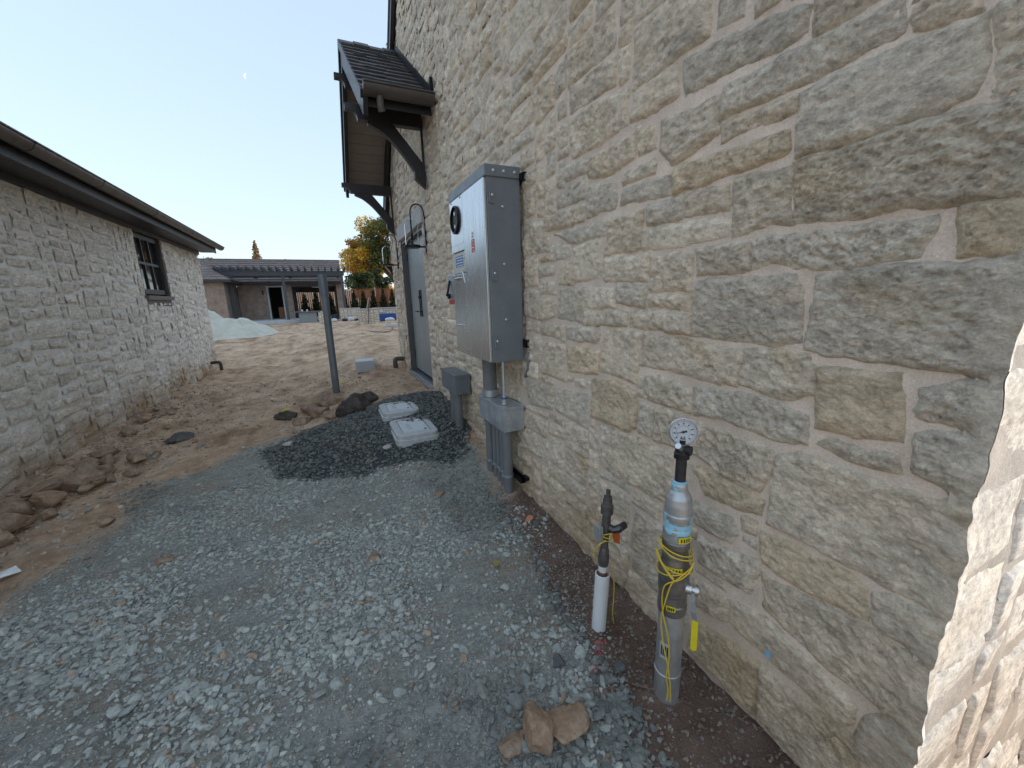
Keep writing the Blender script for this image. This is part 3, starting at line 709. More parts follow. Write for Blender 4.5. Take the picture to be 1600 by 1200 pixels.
def gcol(rng, n, dark=1.0):
    c = np.array([(.415, .42, .37), (.365, .372, .33), (.455, .46, .40), (.315, .322, .29), (.47, .455, .39), (.42, .30, .21)])
    k = rng.choice(6, n, p=[.27, .27, .15, .22, .05, .04]); return c[k] * rng.uniform(.84, 1.12, n)[:, None] * dark
p = pick_points(rg, 84000, (-2.2, 1.25, .3, 4.9), dG)
r = np.clip(rg.lognormal(math.log(.0088), .42, len(p)), .0045, .026) * (1 - .12 * ss(2.5, 4.5, p[:, 1]))
near = p[:, 1] + .4 * p[:, 0] < 2.0
c = gcol(rg, len(p)) * (1 - .42 * ss(.02, .30, fbm(p[:, 0] * 1.1, p[:, 1] * 1.1, 44, 4)))[:, None]      # damp patches
tag(scatter('gravel', p[near], r[near], c[near], 2, MAT_GRAVEL, 1, .36), kind='stuff')
tag(scatter('gravel', p[~near], r[~near], c[~near], 1, MAT_GRAVEL, 2, .36), kind='stuff')
p = pick_points(rg, 60000, (-2.2, 1.25, .3, 4.6), lambda x, y: np.clip(zones(x, y)[0] - zones(x, y)[1], 0, 1) * inframe(x, y) * ss(5, 2, y))
tag(scatter('gravel_grit', p, rg.uniform(.0022, .0055, len(p)), gcol(rg, len(p), .92), 1, MAT_GRAVEL, 3), kind='stuff')
p = pick_points(rg, 15000, (-1.0, 1.3, 3.0, 5.4), lambda x, y: zones(x, y)[1] * .75)
tag(scatter('dark_gravel', p, np.clip(rg.lognormal(math.log(.011), .38, len(p)), .005, .026), gcol(rg, len(p), .46), 1, MAT_GRAVEL, 4), kind='stuff')
# dark pebbles and crumbs in the wet soil strip, crumbs over the dirt
p = pick_points(rg, 16000, (.45, 1.25, .3, 2.6), lambda x, y: zones(x, y)[2] * ss(.35, -.25, (x - (.80 + .08 * (y - .7))) * 3))
tag(scatter('damp_pebbles', p, np.clip(rg.lognormal(math.log(.0105), .4, len(p)), .004, .022), gcol(rg, len(p), .50), 2, MAT_GRAVEL, 5), kind='stuff')
def soilcol(rng, n): 
    c = np.array([(.44, .32, .22), (.52, .40, .30), (.36, .25, .17), (.56, .46, .36), (.42, .39, .35)]); return c[rng.integers(0, 5, n)] * rng.uniform(.75, 1.15, n)[:, None]
p = pick_points(rg, 6500, (.6, 1.25, .3, 3.2), lambda x, y: zones(x, y)[2] * .9)
tag(scatter('soil_crumbs', p, rg.uniform(.002, .010, len(p)) ** 1.0, soilcol(rg, len(p)) * .5, 1, MAT_GRAVEL, 6), kind='stuff')
p = pick_points(rg, 17000, (-2.6, 1.2, 2.4, 9.0), lambda x, y: np.clip(1 - zones(x, y)[0] - zones(x, y)[1] - zones(x, y)[2], 0, 1) * (.25 + .75 * ss(-1.3, -2.2, x)) * inframe(x, y))
tag(scatter('soil_crumbs', p, np.clip(rg.lognormal(math.log(.008), .55, len(p)), .003, .035), soilcol(rg, len(p)), 1, MAT_GRAVEL, 7), kind='stuff')

def rock_mat(name, c1, c2, c3):
    m = NT(name); n = m.noise(7, 8, .65)
    c = m.ramp(n, [(.28, c1), (.5, c2), (.72, c3)])
    c = m.mix(1.0, c, m.ramp(m.noise(45, 6, .7), [(.3, (.66, .66, .66)), (.65, (1.12, 1.12, 1.12))]), 'MULTIPLY')
    m.color(c); m.rough(.95); m.b.inputs['Specular IOR Level'].default_value = .15
    b = m.bump(m.noise(24, 8, .7), .9, .02); m.bump(m.noise(110, 5, .7), .6, .005, b); return m.mat
MAT_CLOD = rock_mat('brown_soil_clod', (.25, .165, .11), (.40, .28, .195), (.53, .40, .29))
MAT_CLODD = rock_mat('dark_soil_clod', (.07, .058, .05), (.11, .092, .08), (.17, .135, .11))
MAT_TANROCK = rock_mat('tan_rock', (.27, .16, .095), (.44, .29, .19), (.56, .41, .29))
MAT_GREYROCK = rock_mat('grey_rock', (.10, .10, .095), (.16, .16, .15), (.22, .22, .21))
MAT_PALEROCK = rock_mat('pale_rock', (.42, .38, .33), (.55, .51, .46), (.64, .6, .55))
def rock(name, x, y, size, rot, mat, seed, label, cat, group=None, sink=.25, sub=4, lump=.22, cuts=13):
    rng = np.random.default_rng(seed); v, f = crushed(rng, sub, cuts)
    nrm = v / np.linalg.norm(v, axis=1)[:, None]
    d = .55 * lump * fbm(v[:, 0] * 1.5 + seed, v[:, 1] * 1.5, v[:, 2] * 1.5 + seed * .7, 4) + .10 * (1 - 2.4 * np.abs(fbm(v[:, 0] * 3.3, v[:, 1] * 3.3 + seed, v[:, 2] * 3.3, 4, .6)))
    v = (v + nrm * d[:, None]) * np.array(size) / 2
    c_, s_ = math.cos(rot), math.sin(rot); v = np.stack([v[:, 0] * c_ - v[:, 1] * s_, v[:, 0] * s_ + v[:, 1] * c_, v[:, 2]], 1)
    z = float(gz_f(np.array([x]), np.array([y]))[0]) + size[2] * (.5 - sink)
    o = mesh_np(name, v, f, mat); o.location = (x, y, z); return tag(o, label, cat, group)
rock('rock', .50, .99, (.155, .10, .15), 1.35, MAT_TANROCK, 3, 'upright brown rock on the gravel, left of the two by the bottom edge', 'rock', sink=.18)
rock('rock', .605, .965, (.15, .13, .105), .4, MAT_TANROCK, 8, 'rounder tan rock on the gravel, right of the upright brown rock', 'rock', sink=.2)
rock('soil_clod', .42, 1.0, (.10, .09, .04), .2, MAT_CLOD, 12, 'crumbly reddish clod just left of the upright brown rock', 'clod', sink=.3, lump=.4)
rock('rock', -1.72, 5.62, (.26, .17, .13), .1, MAT_GREYROCK, 21, 'flat grey rock alone on the dirt, in front of the left building', 'rock', sink=.3)
cl = [(-2.02, 4.34, .30, .24, .18, 'largest brown clod in the row along the left building'), (-2.12, 4.08, .20, .15, .12, 'grey brown clod just before the largest clod of the row'),
      (-2.30, 4.02, .26, .2, .14, 'wide low brown clod at the left picture edge, behind the near ones'), (-1.86, 4.92, .20, .15, .10, 'brown clod at the far right end of the row'),
      (-2.12, 3.52, .18, .17, .13, 'dark brown clod cut by the left picture edge, nearest of the row'), (-2.16, 4.75, .34, .17, .10, 'long pale brown clod between the building and the largest clod'),
      (-2.22, 5.30, .30, .16, .09, 'long low pinkish clod leaning on the left building base'), (-2.0, 4.68, .16, .12, .09, 'small round brown clod beyond the largest clod'),
      (-1.93, 4.50, .12, .10, .07, 'small clod touching the right side of the largest clod'), (-2.25, 4.42, .28, .16, .10, 'flat slab-like clod between the largest clod and the building'),
      (-2.16, 3.72, .22, .17, .12, 'brown clod second from the picture edge in the row'), (-1.80, 4.6, .12, .09, .06, 'small flat clod at the gravel side of the row'),
      (-2.28, 6.0, .22, .14, .08, 'brown clod near the wall base, past the flat grey rock'), (-1.62, 3.62, .10, .09, .05, 'lone small brown clod on the bare dirt beside the gravel edge')]
for i, (x, y, a, b_, c_, lab) in enumerate(cl):
    rock('soil_clod', x, y, (a * .95, b_ * 1.05, c_ * 1.25), RNG.uniform(0, 3), MAT_CLOD if i not in (1,) else MAT_TANROCK, 40 + i, lab, 'clod', 'clods along the left building', sink=.10, sub=4 if a > .15 else 3, lump=.34)
_r = np.random.default_rng(77)
for i in range(26):
    y = 2.6 + 5.4 * _r.random(); x = -2.42 + abs(_r.normal(0, .26)); a = _r.uniform(.06, .16)
    rock('soil_clod', x, y, (a, a * _r.uniform(.65, .95), a * _r.uniform(.5, .75)), _r.uniform(0, 3), MAT_CLOD if i % 4 else MAT_TANROCK, 130 + i, 'small brown clod in the loose rubble along the foot of the left building', 'clod', 'small clods in the rubble along the left building', sink=.2, sub=3, lump=.3)
cl = [(.20, 5.12, .46, .40, .30, 'largest dark earth clod beside the steel post'), (.34, 5.42, .30, .26, .22, 'dark clod behind the largest one, next to the far lid'),
      (-.08, 6.05, .40, .30, .24, 'reddish brown clod heaped against the post foot'), (-.34, 5.88, .34, .26, .17, 'broad brown clod left of the post'),
      (-.22, 5.55, .26, .22, .15, 'brown clod in front of the post foot'), (-.62, 5.95, .30, .2, .12, 'leftmost dark clod of the heap near the post'),
      (-.42, 5.45, .24, .18, .11, 'small brown clod at the front left of the heap'), (-.05, 5.30, .22, .18, .12, 'clod between the heap and the dark gravel')]
for i, (x, y, a, b_, c_, lab) in enumerate(cl):
    rock('soil_clod', x, y, (a, b_, c_), RNG.uniform(0, 3), MAT_CLODD if i in (0, 1, 5) else MAT_CLOD, 70 + i, lab, 'clod', 'clods heaped around the post', sink=.22, lump=.36)
rock('rock', -.50, 4.50, (.13, .08, .05), .5, MAT_PALEROCK, 90, 'small pale rock at the left edge of the dark gravel', 'rock', sink=.2, sub=3)
rock('rock', .38, 3.66, (.08, .06, .045), .5, MAT_PALEROCK, 91, 'small pale stone on the dark gravel, in front of the near lid', 'rock', sink=.2, sub=3)
rock('brick_fragment', 1.09, 2.18, (.075, .05, .045), .5, simple('orange_brick', (.55, .24, .13), .9, var=.2, scale=20, bump=.4), 92, 'orange brick fragment on the damp strip below the conduits', 'brick fragment', sink=.2, sub=3)
rock('rock', 1.13, 2.13, (.06, .05, .04), .5, MAT_GREYROCK, 93, 'grey pebble touching the orange brick fragment', 'rock', sink=.2, sub=3)
rock('soil_clod', -1.06, 2.82, (.10, .07, .04), .3, MAT_CLOD, 94, 'rusty brown clod on the left part of the gravel', 'clod', sink=.3, sub=3)
rock('soil_clod', .62, 2.75, (.09, .07, .04), .3, MAT_CLOD, 95, 'rusty clod on the gravel in front of the conduits', 'clod', sink=.3, sub=3)
rock('soil_clod', .08, 2.25, (.09, .07, .035), .9, MAT_CLOD, 96, 'brown clod in the middle of the gravel', 'clod', sink=.3, sub=3)
rock('rock', .72, 1.18, (.055, .05, .05), .9, MAT_GREYROCK, 97, 'grey rock on the gravel left of the red painted pebbles', 'rock', sink=.2, sub=3)
rock('rock', .93, 1.06, (.06, .05, .045), .4, MAT_GREYROCK, 98, 'dark grey rock between the red painted pebbles and the tall pipe', 'rock', sink=.2, sub=3)
# red marking paint on a line of pebbles
p = np.stack([np.linspace(.83, .955, 26) + rg.normal(0, .008, 26), np.linspace(1.09, 1.20, 26) + rg.normal(0, .012, 26)], 1)
o = scatter('painted_pebbles', p, rg.uniform(.006, .015, 26), np.array([[.42, .10, .11]]) * rg.uniform(.6, 1.1, 26)[:, None], 1, MAT_GRAVEL, 60); tag(o, kind='stuff')
# litter: twigs, leaf, torn white plastic
MAT_TWIG = simple('dry_twig', (.13, .09, .065), .9, var=.3)
def twig(pts, r, label):
    P = [np.array([x, y, float(gz_f(np.array([x]), np.array([y]))[0]) + z]) for x, y, z in pts]
    q = MB(); q.tube(P, np.linspace(r, r * .5, len(P)), seg=6); o = q.build('twig', MAT_TWIG, None, P[0]); tag(o, label, 'twig', 'twigs on the damp soil')
twig([(.93, .98, .012), (1.0, .90, .02), (1.07, .83, .012), (1.12, .80, .01)], .0035, 'long bent twig lying in front of the tall pipe')
twig([(.84, 1.42, .01), (.90, 1.45, .03), (.935, 1.52, .04), (.95, 1.58, .02)], .003, 'curved twig beside the white plastic sleeve')
twig([(1.10, .86, .01), (1.115, .85, .07), (1.11, .865, .11)], .004, 'short twig standing upright behind the foot of the tall pipe')
q = MB(); z = float(gz_f(np.array([-1.86]), np.array([3.09]))[0]) + .012
q.prism([(-1.95, 3.04, z), (-1.88, 3.03, z + .02), (-1.80, 3.09, z + .008), (-1.84, 3.13, z + .03), (-1.93, 3.10, z + .012)], (0, 0, .004))
tag(q.build('plastic_scrap', simple('white_plastic', (.75, .75, .73), .5), None, (-1.86, 3.09, z)), 'torn white plastic scrap on the dirt at the left edge', 'plastic scrap')
q = MB(); z = float(gz_f(np.array([.72]), np.array([1.86]))[0]) + .02
q.add([(.70, 1.85, z), (.715, 1.83, z + .008), (.735, 1.86, z + .002), (.73, 1.885, z + .01), (.705, 1.875, z + .006)], [(0, 1, 2), (0, 2, 4), (2, 3, 4)])
tag(q.build('fallen_leaf', simple('yellow_leaf', (.30, .24, .05), .7), None, (.72, 1.86, z)), 'yellow green leaf fallen on the gravel', 'leaf')

# ================================================================== CANOPY OVER THE DOOR
CX0, CX1 = .55, 1.222; CYR = 6.15; CZR = 4.72; CYE = 4.44; CZE = 3.48
CYF = 2 * CYR - CYE
can = empty('door_canopy', (WX, CYR, CZE), 'small dark shingled gable canopy on black brackets over the door', 'canopy')
def slope_frame(s):
    """s=-1 slope facing the camera, +1 far slope: origin at eave, unit vector up the slope, outward normal"""
    e = np.array([0, CYR + s * (CYR - CYE), CZE]); r = np.array([0, CYR, CZR]); t = r - e; L = np.linalg.norm(t); t /= L
    n = np.array([0, -t[2] * (-1 if s < 0 else 1) * -1, 0]); n = np.cross([1, 0, 0], t); n = n if n[2] > 0 else -n
    return e, t, n, L
MAT_SHN = simple('weathered_dark_shingle', (.075, .068, .070), .62, var=.35, scale=7, bump=.6, bscale=55)
for s in (-1, 1):
    e, t, n, L = slope_frame(s)
    b = MB(); b.obox(e + t * L / 2 + np.array([(CX0 + CX1) / 2 + .01, 0, 0]) - n * .012, ((CX1 - CX0) / 2 - .02, 0, 0), t * (L / 2 - .01), n * .012); b.build('roof_deck', MAT_DARKWOOD, can)
    nrow = 12; ex = L / nrow; rr = random.Random(3 + s)
    for i in range(nrow):
        x = CX0 - .015; k = 0
        while x < CX1 - .01:
            w = rr.uniform(.10, .19)
            if CX1 - (x + w) < .07: w = CX1 - x
            off = rr.uniform(-.014, .012); th = rr.uniform(.013, .022)
            a = e + t * (i * ex + off - (.045 if i == 0 else .02)); bq = e + t * min(L - .004, (i + 1) * ex + .03)
            X0 = np.array([x + .003, 0, 0]); X1 = np.array([x + w - .003, 0, 0]); jit = rr.uniform(-.008, .008)
            q = MB(); lo = a + n * .018; hi = bq + n * .004
            q.add([X0 + lo, X1 + lo + t * jit, X1 + hi, X0 + hi, X0 + lo + n * th, X1 + lo + n * th + t * jit, X1 + hi + n * .005, X0 + hi + n * .005],
                  [(3, 2, 1, 0), (4, 5, 6, 7), (0, 1, 5, 4), (1, 2, 6, 5), (2, 3, 7, 6), (3, 0, 4, 7)])
            q.build('shingle', MAT_SHN, can); x += w
    # boards of the soffit under the slope
    MAT_SOF = bpy.data.materials.get('tan_soffit_board') or simple('tan_soffit_board', (.25, .21, .175), .6, var=.12, scale=5)
    nb = 13; wbd = L / nb
    for i in range(nb):
        q = MB(); c = e + t * ((i + .5) * wbd) - n * .036 + np.array([(CX0 + CX1) / 2 + .02, 0, 0])
        q.obox(c, ((CX1 - CX0) / 2 - .045, 0, 0), t * (wbd / 2 - .003), n * .009); q.build('soffit_board', MAT_SOF, can)
    # barge board at the open gable end, in two layers
    q = MB(); lo = e - t * .10
    q.prism([np.array([CX0, 0, 0]) + lo + n * .01, np.array([CX0, 0, 0]) + np.array([0, CYR, CZR + .02]), np.array([CX0, 0, 0]) + np.array([0, CYR, CZR - .25]), np.array([CX0, 0, 0]) + lo - n * .19 - np.array([0, 0, .0])], (.045, 0, 0))
    q.build('barge_board', MAT_DARKWOOD, can)
    q = MB(); q.prism([np.array([CX0 - .022, 0, 0]) + lo + n * .022, np.array([CX0 - .022, CYR, CZR + .035]), np.array([CX0 - .022, CYR, CZR - .06]), np.array([CX0 - .022, 0, 0]) + lo - n * .05], (.0215, 0, 0))
    q.build('barge_moulding', MAT_DARKWOOD, can)
    # wall flashing
    q = MB(); q.obox(e + t * L / 2 + n * .05 + np.array([1.226, 0, 0]), (.006, 0, 0), t * (L / 2), n * .05); q.build('flashing', MAT_DARKMETAL, can)
x = CX0 - .02
for k in range(4):
    w = .19; q = MB(); z = CZR + .028 + .012 * (k % 2)
    for s in (-1, 1):
        e, t, n, L = slope_frame(s)
        q.obox(np.array([x + w / 2, CYR, z]) - t * .07, (w / 2 - .004, 0, 0), t * .078, n * .010)
    q.build('ridge_cap', MAT_SHN, can); x += w - .01
for s in (-1, 1):
    yg = CYR + s * (CYR - CYE + .09); q = MB(); half_round((CX0 + .0, yg, CZE + .0), (1.215, yg, CZE + .0), .088, 1, q); g = q.build('gutter', MAT_GUTTER, can)
    q = MB(); q.box((CX0 + .05, yg - s * .094, CZE - .13), (1.215, yg - s * .112, CZE + .01)); q.build('fascia_board', MAT_DARKWOOD, can)
    if s < 0:
        q = MB(); q.tube([(.70, yg, CZE - .06), (.70, yg, CZE - .16), (.712, yg + .015, CZE - .20)], .034, seg=14); q.build('outlet', MAT_GUTTER, g)
q = MB(); q.box((1.19, CYE - .10, CZE - .02), (1.222, CYE - .07, CZE + .17)); q.build('end_flashing', MAT_DARKMETAL, can)
def bracket(y, z, x_out=.42, brace=True, dz=.62):
    m = MB(); w = .085
    pr = [(1.22, z), (x_out, z), (x_out, z - .055)]
    for k in range(7):                       # ogee end
        a = k / 6 * math.pi / 2; pr.append((x_out + .035 + .085 * math.sin(a), z - .055 - .085 * (1 - math.cos(a))))
    pr += [(1.22, z - .14)]
    m.prism([(x, y - w / 2, zz) for x, zz in pr], (0, w, 0)); o = m.build('bracket', MAT_DARKWOOD, can)
    if brace:
        m = MB(); P = []; zb = z - .141
        for k in range(9): 
            a = k / 8; P.append((.70 + (1.10 - .70) * a + .0, zb - .04 - (dz - .22) * a ** 1.0 + .05 * math.sin(math.pi * a)))
        P = [(.64, zb), (.64, zb - .03)] + P[1:] + [(1.10, zb - dz + .10), (1.22, zb - dz), (1.22, zb - dz + .24), (.90, zb)]
        m.prism([(x, y - w / 2 + .006, zz) for x, zz in P], (0, w - .012, 0)); m.build('brace', MAT_DARKWOOD, o)
        m = MB(); m.box((1.19, y - .045, zb - dz + .02), (1.219, y - w / 2 + .004, zb)); m.build('wall_plate', MAT_DARKWOOD, o)
bracket(4.92, 3.525); bracket(7.30, 3.36, .46); bracket(CYR, 4.36, .44, False)

# ================================================================== WALL LANTERNS
MAT_CLEAR = NT('clear_lantern_glass'); MAT_CLEAR.color((.95, .96, .97)); MAT_CLEAR.rough(.03); MAT_CLEAR.b.inputs['Transmission Weight'].default_value = 1.0
MAT_CLEAR.b.inputs['IOR'].default_value = 1.12; MAT_CLEAR = MAT_CLEAR.mat
def lantern(y, z, label):
    t = empty('wall_lantern', (1.235, y, z), label, 'wall lantern', 'lanterns beside the door')
    xc = 1.065
    m = MB(); m.box((1.222, y - .03, z - .06), (1.24, y + .03, z + .36), bev=.005); m.build('back_plate', MAT_DARKMETAL, t)
    m = MB(); P = [(1.232, y, z + .30)]
    for k in range(13):
        a = math.pi * k / 12; P.append((1.148 + .083 * math.cos(a), y, z + .40 + .10 * math.sin(a)))
    P.append((1.065, y, z + .33)); m.tube(P, .008, seg=8); m.build('arm', MAT_DARKMETAL, t)
    m = MB(); m.lathe((xc, y, z), (0, 0, 1), [(.02, -.012), (.098, -.010), (.10, .0), (.10, .016), (.095, .02), (.02, .022)], seg=28); bs = m.build('base', MAT_DARKMETAL, t)
    m = MB(); m.tube([(1.225, y, z + .005), (xc + .08, y, z + .005)], .010, seg=8); m.build('lower_arm', MAT_DARKMETAL, t)
    m = MB(); m.lathe((xc, y, z + .022), (0, 0, 1), [(.016, 0), (.016, .13), (.010, .15), (.010, .30)], seg=14); m.build('candle_socket', MAT_DARKMETAL, t)
    prof = [(.080, .021), (.080, .24)] + [(.080 * math.cos(a), .24 + .075 * math.sin(a)) for a in np.linspace(.15, 1.45, 7)]
    m = MB(); m.lathe((xc, y, z), (0, 0, 1), prof, seg=28, cap=False); m.lathe((xc, y, z), (0, 0, 1), [(r - .003, h) for r, h in prof][::-1], seg=28, cap=False); m.build('glass_shade', MAT_CLEAR, t)
lantern(5.16, 2.15, 'black wall lantern right of the door, nearest the camera')
lantern(7.30, 2.11, 'clear glass wall lantern at the far left side of the door')

# ================================================================== ELECTRICAL CABINET
MAT_GREYPAINT = simple('grey_enamel_paint', (.165, .185, .20), .42, var=.14, scale=4, bump=.04, bscale=300)
def brushed(name, c, rough):
    m = NT(name); v = m.mapv((1, 1, .02)); n = m.noise(120, 4, .6, v); k = m.noise(2.5, 4, .6)
    m.color(m.mix(m.val(k, .3, .7, 0, 1), tuple(x * .85 for x in c), c)); m.b.inputs['Metallic'].default_value = .9
    m.rough(m.val(n, .3, .7, rough - .05, rough + .08)); m.bump(n, .05, .002); return m.mat
MAT_ALU = brushed('mill_finish_aluminium', (.60, .635, .66), .24)
MAT_ZINC = simple('galvanised_steel', (.50, .53, .55), .42, .75, var=.16, scale=28)
MAT_SCREW = simple('zinc_screw', (.65, .65, .64), .3, .9, var=.1)
MAT_RED = simple('red_sticker', (.50, .045, .035), .4, var=.05); MAT_BLUE = simple('blue_sticker', (.06, .14, .36), .4, var=.05)
MAT_WHITE = simple('white_print', (.75, .75, .75), .5, var=.03); MAT_BLACKP = simple('black_print', (.02, .02, .02), .5, var=.03)
ax0, ax1 = .985, 1.215; ay0, ay1 = 2.45, 3.20; az0, az1 = 1.075, 2.29; ys = 2.88
cab = empty('electrical_cabinet', (1.22, 2.82, az0), 'tall grey steel meter cabinet with bare metal front, hung on the right wall', 'electrical cabinet')
m = MB(); m.box((ax0, ay0, az0), (ax1, ay1, az1 - .002), bev=.006); m.build('cabinet_body', MAT_GREYPAINT, cab)
m = MB(); m.box((ax0 - .014, ay0 - .012, az1 - .055), (ax1, ay1 + .012, az1 + .014), bev=.006); top = m.build('top_cap', MAT_GREYPAINT, cab)
for x in (1.03, 1.10, 1.175):
    m = MB(); m.lathe((x, ay0 - .012, az1 - .022), (0, -1, 0), [(.010, 0), (.010, .004), (.006, .008)], seg=10); m.build('screw', MAT_SCREW, top)
m = MB(); m.box((ax0 - .020, ay0 + .002, az0 + .004), (ax0 - .002, ys - .004, az1 - .060), bev=.004); m.build('tall_door', MAT_ALU, cab)
m = MB(); m.box((ax0 - .016, ys + .004, 1.855), (ax0 - .002, ay1 - .002, az1 - .060), bev=.003); mc = m.build('meter_cover', MAT_ALU, cab)
m = MB(); m.box((ax0 - .011, ys + .004, 1.700), (ax0 - .002, ay1 - .002, 1.848)); m.build('label_panel', simple('cream_panel', (.55, .55, .46), .45, .1, var=.06), cab)
m = MB(); m.box((ax0 - .018, ys + .004, az0 + .006), (ax0 - .002, ay1 - .002, 1.692), bev=.003); m.build('lower_door', MAT_ALU, cab)
yc, zc = 3.055, 2.085
m = MB(); m.lathe((ax0 - .016, yc, zc), (-1, 0, 0), [(.100, 0), (.100, .014), (.092, .018), (.086, .014), (.086, -.010), (.02, -.010)], seg=36, cap=False); ring = m.build('meter_ring', MAT_DARKMETAL, cab)
m = MB(); m.lathe((ax0 - .0165, yc, zc), (-1, 0, 0), [(.0855, 0.0), (.0855, .001)], seg=36); m.build('socket_opening', MAT_BLACKP, ring)
for z in (-.045, .045):
    m = MB(); m.box((ax0 - .026, yc - .008, zc + z - .012), (ax0 - .0178, yc + .008, zc + z + .012)); m.build('jaw', MAT_SCREW, ring)
m = MB(); m.box((ax0 - .0182, ys + .02, 1.905), (ax0 - .0162, ay1 - .02, 1.915)); m.build('cover_rib', MAT_ALU, mc)
# stickers with printed lines
def sticker(y0, y1, z0, z1, x, mat, name, lines, lm):
    m = MB(); m.box((x - .0012, y0, z0), (x, y1, z1)); o = m.build(name, mat, cab)
    m = MB()
    for k in range(lines):
        z = z1 - (k + .6) * (z1 - z0) / lines; m.box((x - .0020, y0 + .010, z - .003), (x - .0013, y1 - .010 - .02 * (k % 2), z + .003))
    p = m.build('printed_lines', lm, o); p['kind'] = 'stuff'
sticker(2.655, 2.715, 1.815, 1.90, ax0 - .020, MAT_RED, 'warning_sticker', 4, MAT_WHITE)
sticker(2.665, 2.705, 1.91, 1.945, ax0 - .020, MAT_WHITE, 'paper_label', 3, MAT_BLACKP)
sticker(2.94, 3.12, 1.745, 1.825, ax0 - .011, MAT_BLUE, 'blue_label', 4, MAT_WHITE)
for z in (1.655, 1.30):
    m = MB(); m.tube([(ax0 - .018, 3.10, z), (ax0 - .035, 3.09, z + .004), (ax0 - .035, 2.95, z + .004), (ax0 - .018, 2.94, z)], .007, seg=8)
    m.box((ax0 - .030, 2.90, z - .02), (ax0 - .019, 2.935, z + .035)); m.build('latch', MAT_SCREW, cab)
m = MB(); m.tube([(ax0 - .02, 2.895, 1.70), (ax0 - .038, 2.885, 1.70), (ax0 - .040, 2.87, 1.68), (ax0 - .030, 2.865, 1.62)], .006, seg=8); m.build('hasp', MAT_SCREW, cab)
for y, z in ((2.895, 1.45), (2.90, 1.12), (3.17, 1.12), (2.905, 1.80), (3.15, 2.22), (2.93, 2.22)):
    m = MB(); m.lathe((ax0 - .016, y, z), (-1, 0, 0), [(.008, 0), (.008, .003), (.004, .006)], seg=10); m.build('screw', MAT_SCREW, cab)
for z in (2.125, 1.655, 1.215):
    m = MB(); m.box((1.002, ay0 - .006, z - .045), (1.034, ay0 - .001, z + .045), bev=.002); m.tube([(1.002, ay0 - .007, z - .04), (1.002, ay0 - .007, z + .04)], .007, seg=8)
    h = m.build('hinge', MAT_GREYPAINT, cab)
    m = MB(); m.lathe((1.020, ay0 - .006, z + .004), (0, -1, 0), [(.009, 0), (.009, .003), (.004, .006)], seg=10); m.build('screw', MAT_SCREW, h)
for z in (2.065, 1.716, 1.36):
    m = MB(); m.lathe((1.090, ay0 - .001, z), (0, -1, 0), [(.009, 0), (.009, .004), (.005, .008)], seg=10); m.build('screw', MAT_SCREW, cab)
for z in (2.245, 1.19):
    m = MB()
    for y0, y1 in ((ay0 - .045, ay1 + .045),): 
        m.box((1.218, y0, z - .026), (1.222, y1, z + .026)); m.box((1.222, y0, z - .026), (1.262, y1, z - .020)); m.box((1.222, y0, z + .020), (1.262, y1, z + .026))
    m.box((1.205, ay0 - .038, z - .018), (1.2178, ay0 - .012, z + .018)); m.build('strut_rail', MAT_DARKMETAL, cab)
m = MB(); m.tube([(1.235, 2.42, 1.13), (1.235, 2.42, 1.02), (1.235, 2.47, .95)], .012, seg=8); m.build('cable_stub', MAT_GREYPAINT, cab)
# small disconnect switch on the far flank
m = MB(); m.box((.995, ay1 + .016, 1.46), (1.16, ay1 + .26, 1.71), bev=.006); sw = m.build('switch_box', MAT_ZINC, cab)
m = MB(); m.tube([(.990, 3.38, 1.66), (.965, 3.38, 1.56), (.955, 3.38, 1.53)], .010, seg=8); m.lathe((.985, 3.38, 1.53), (-1, 0, 0), [(.022, 0), (.022, .02)], seg=12); m.build('switch_handle', MAT_DARKMETAL, sw)
m = MB(); m.box((.9925, 3.24, 1.465), (.9945, 3.44, 1.50)); m.build('red_label', MAT_RED, sw)

# ------------------------------------------------------------------ pull boxes and conduits
MAT_CONDUIT = simple('grey_pvc_conduit', (.175, .18, .185), .5, var=.12, scale=6)
MAT_GALVPATCH = NT('patchy_galvanised_sheet'); n = MAT_GALVPATCH.vor(22, None, 1); n2 = MAT_GALVPATCH.noise(9, 5, .6)
MAT_GALVPATCH.color(MAT_GALVPATCH.mix(MAT_GALVPATCH.val(n2, .35, .65, 0, 1), (.34, .37, .39), (.56, .59, .61))); MAT_GALVPATCH.b.inputs['Metallic'].default_value = .55; MAT_GALVPATCH.rough(.45); MAT_GALVPATCH = MAT_GALVPATCH.mat
def pullbox(x0, x1, y0, y1, z0, z1, label, matf):
    t = empty('pull_box', (x1, (y0 + y1) / 2, z0), label, 'electrical box', 'grey pull boxes on the right wall')
    m = MB(); m.box((x0, y0, z0), (x1, y1, z1 - .012), bev=.004); m.build('box_body', matf, t)
    m = MB(); m.box((x0 - .008, y0 - .008, z1 - .022), (x1, y1 + .008, z1), bev=.004); m.build('lid', matf, t)
    for y in (y0 + .03, y1 - .03):
        m = MB(); m.lathe((x0 - .001, y, z0 + .012), (-1, 0, 0), [(.006, 0), (.006, .004)], seg=8); m.build('screw', MAT_SCREW, t)
    return t
pullbox(1.068, 1.232, 2.50, 3.01, .548, .735, 'bigger grey pull box, right below the meter cabinet', MAT_GALVPATCH)
pullbox(1.072, 1.230, 3.69, 4.20, .575, .775, 'smaller grey pull box farther along the wall, near the door', MAT_GREYPAINT)
def gzz(x, y): return float(gz_s(np.array([x]), np.array([y]))[0])
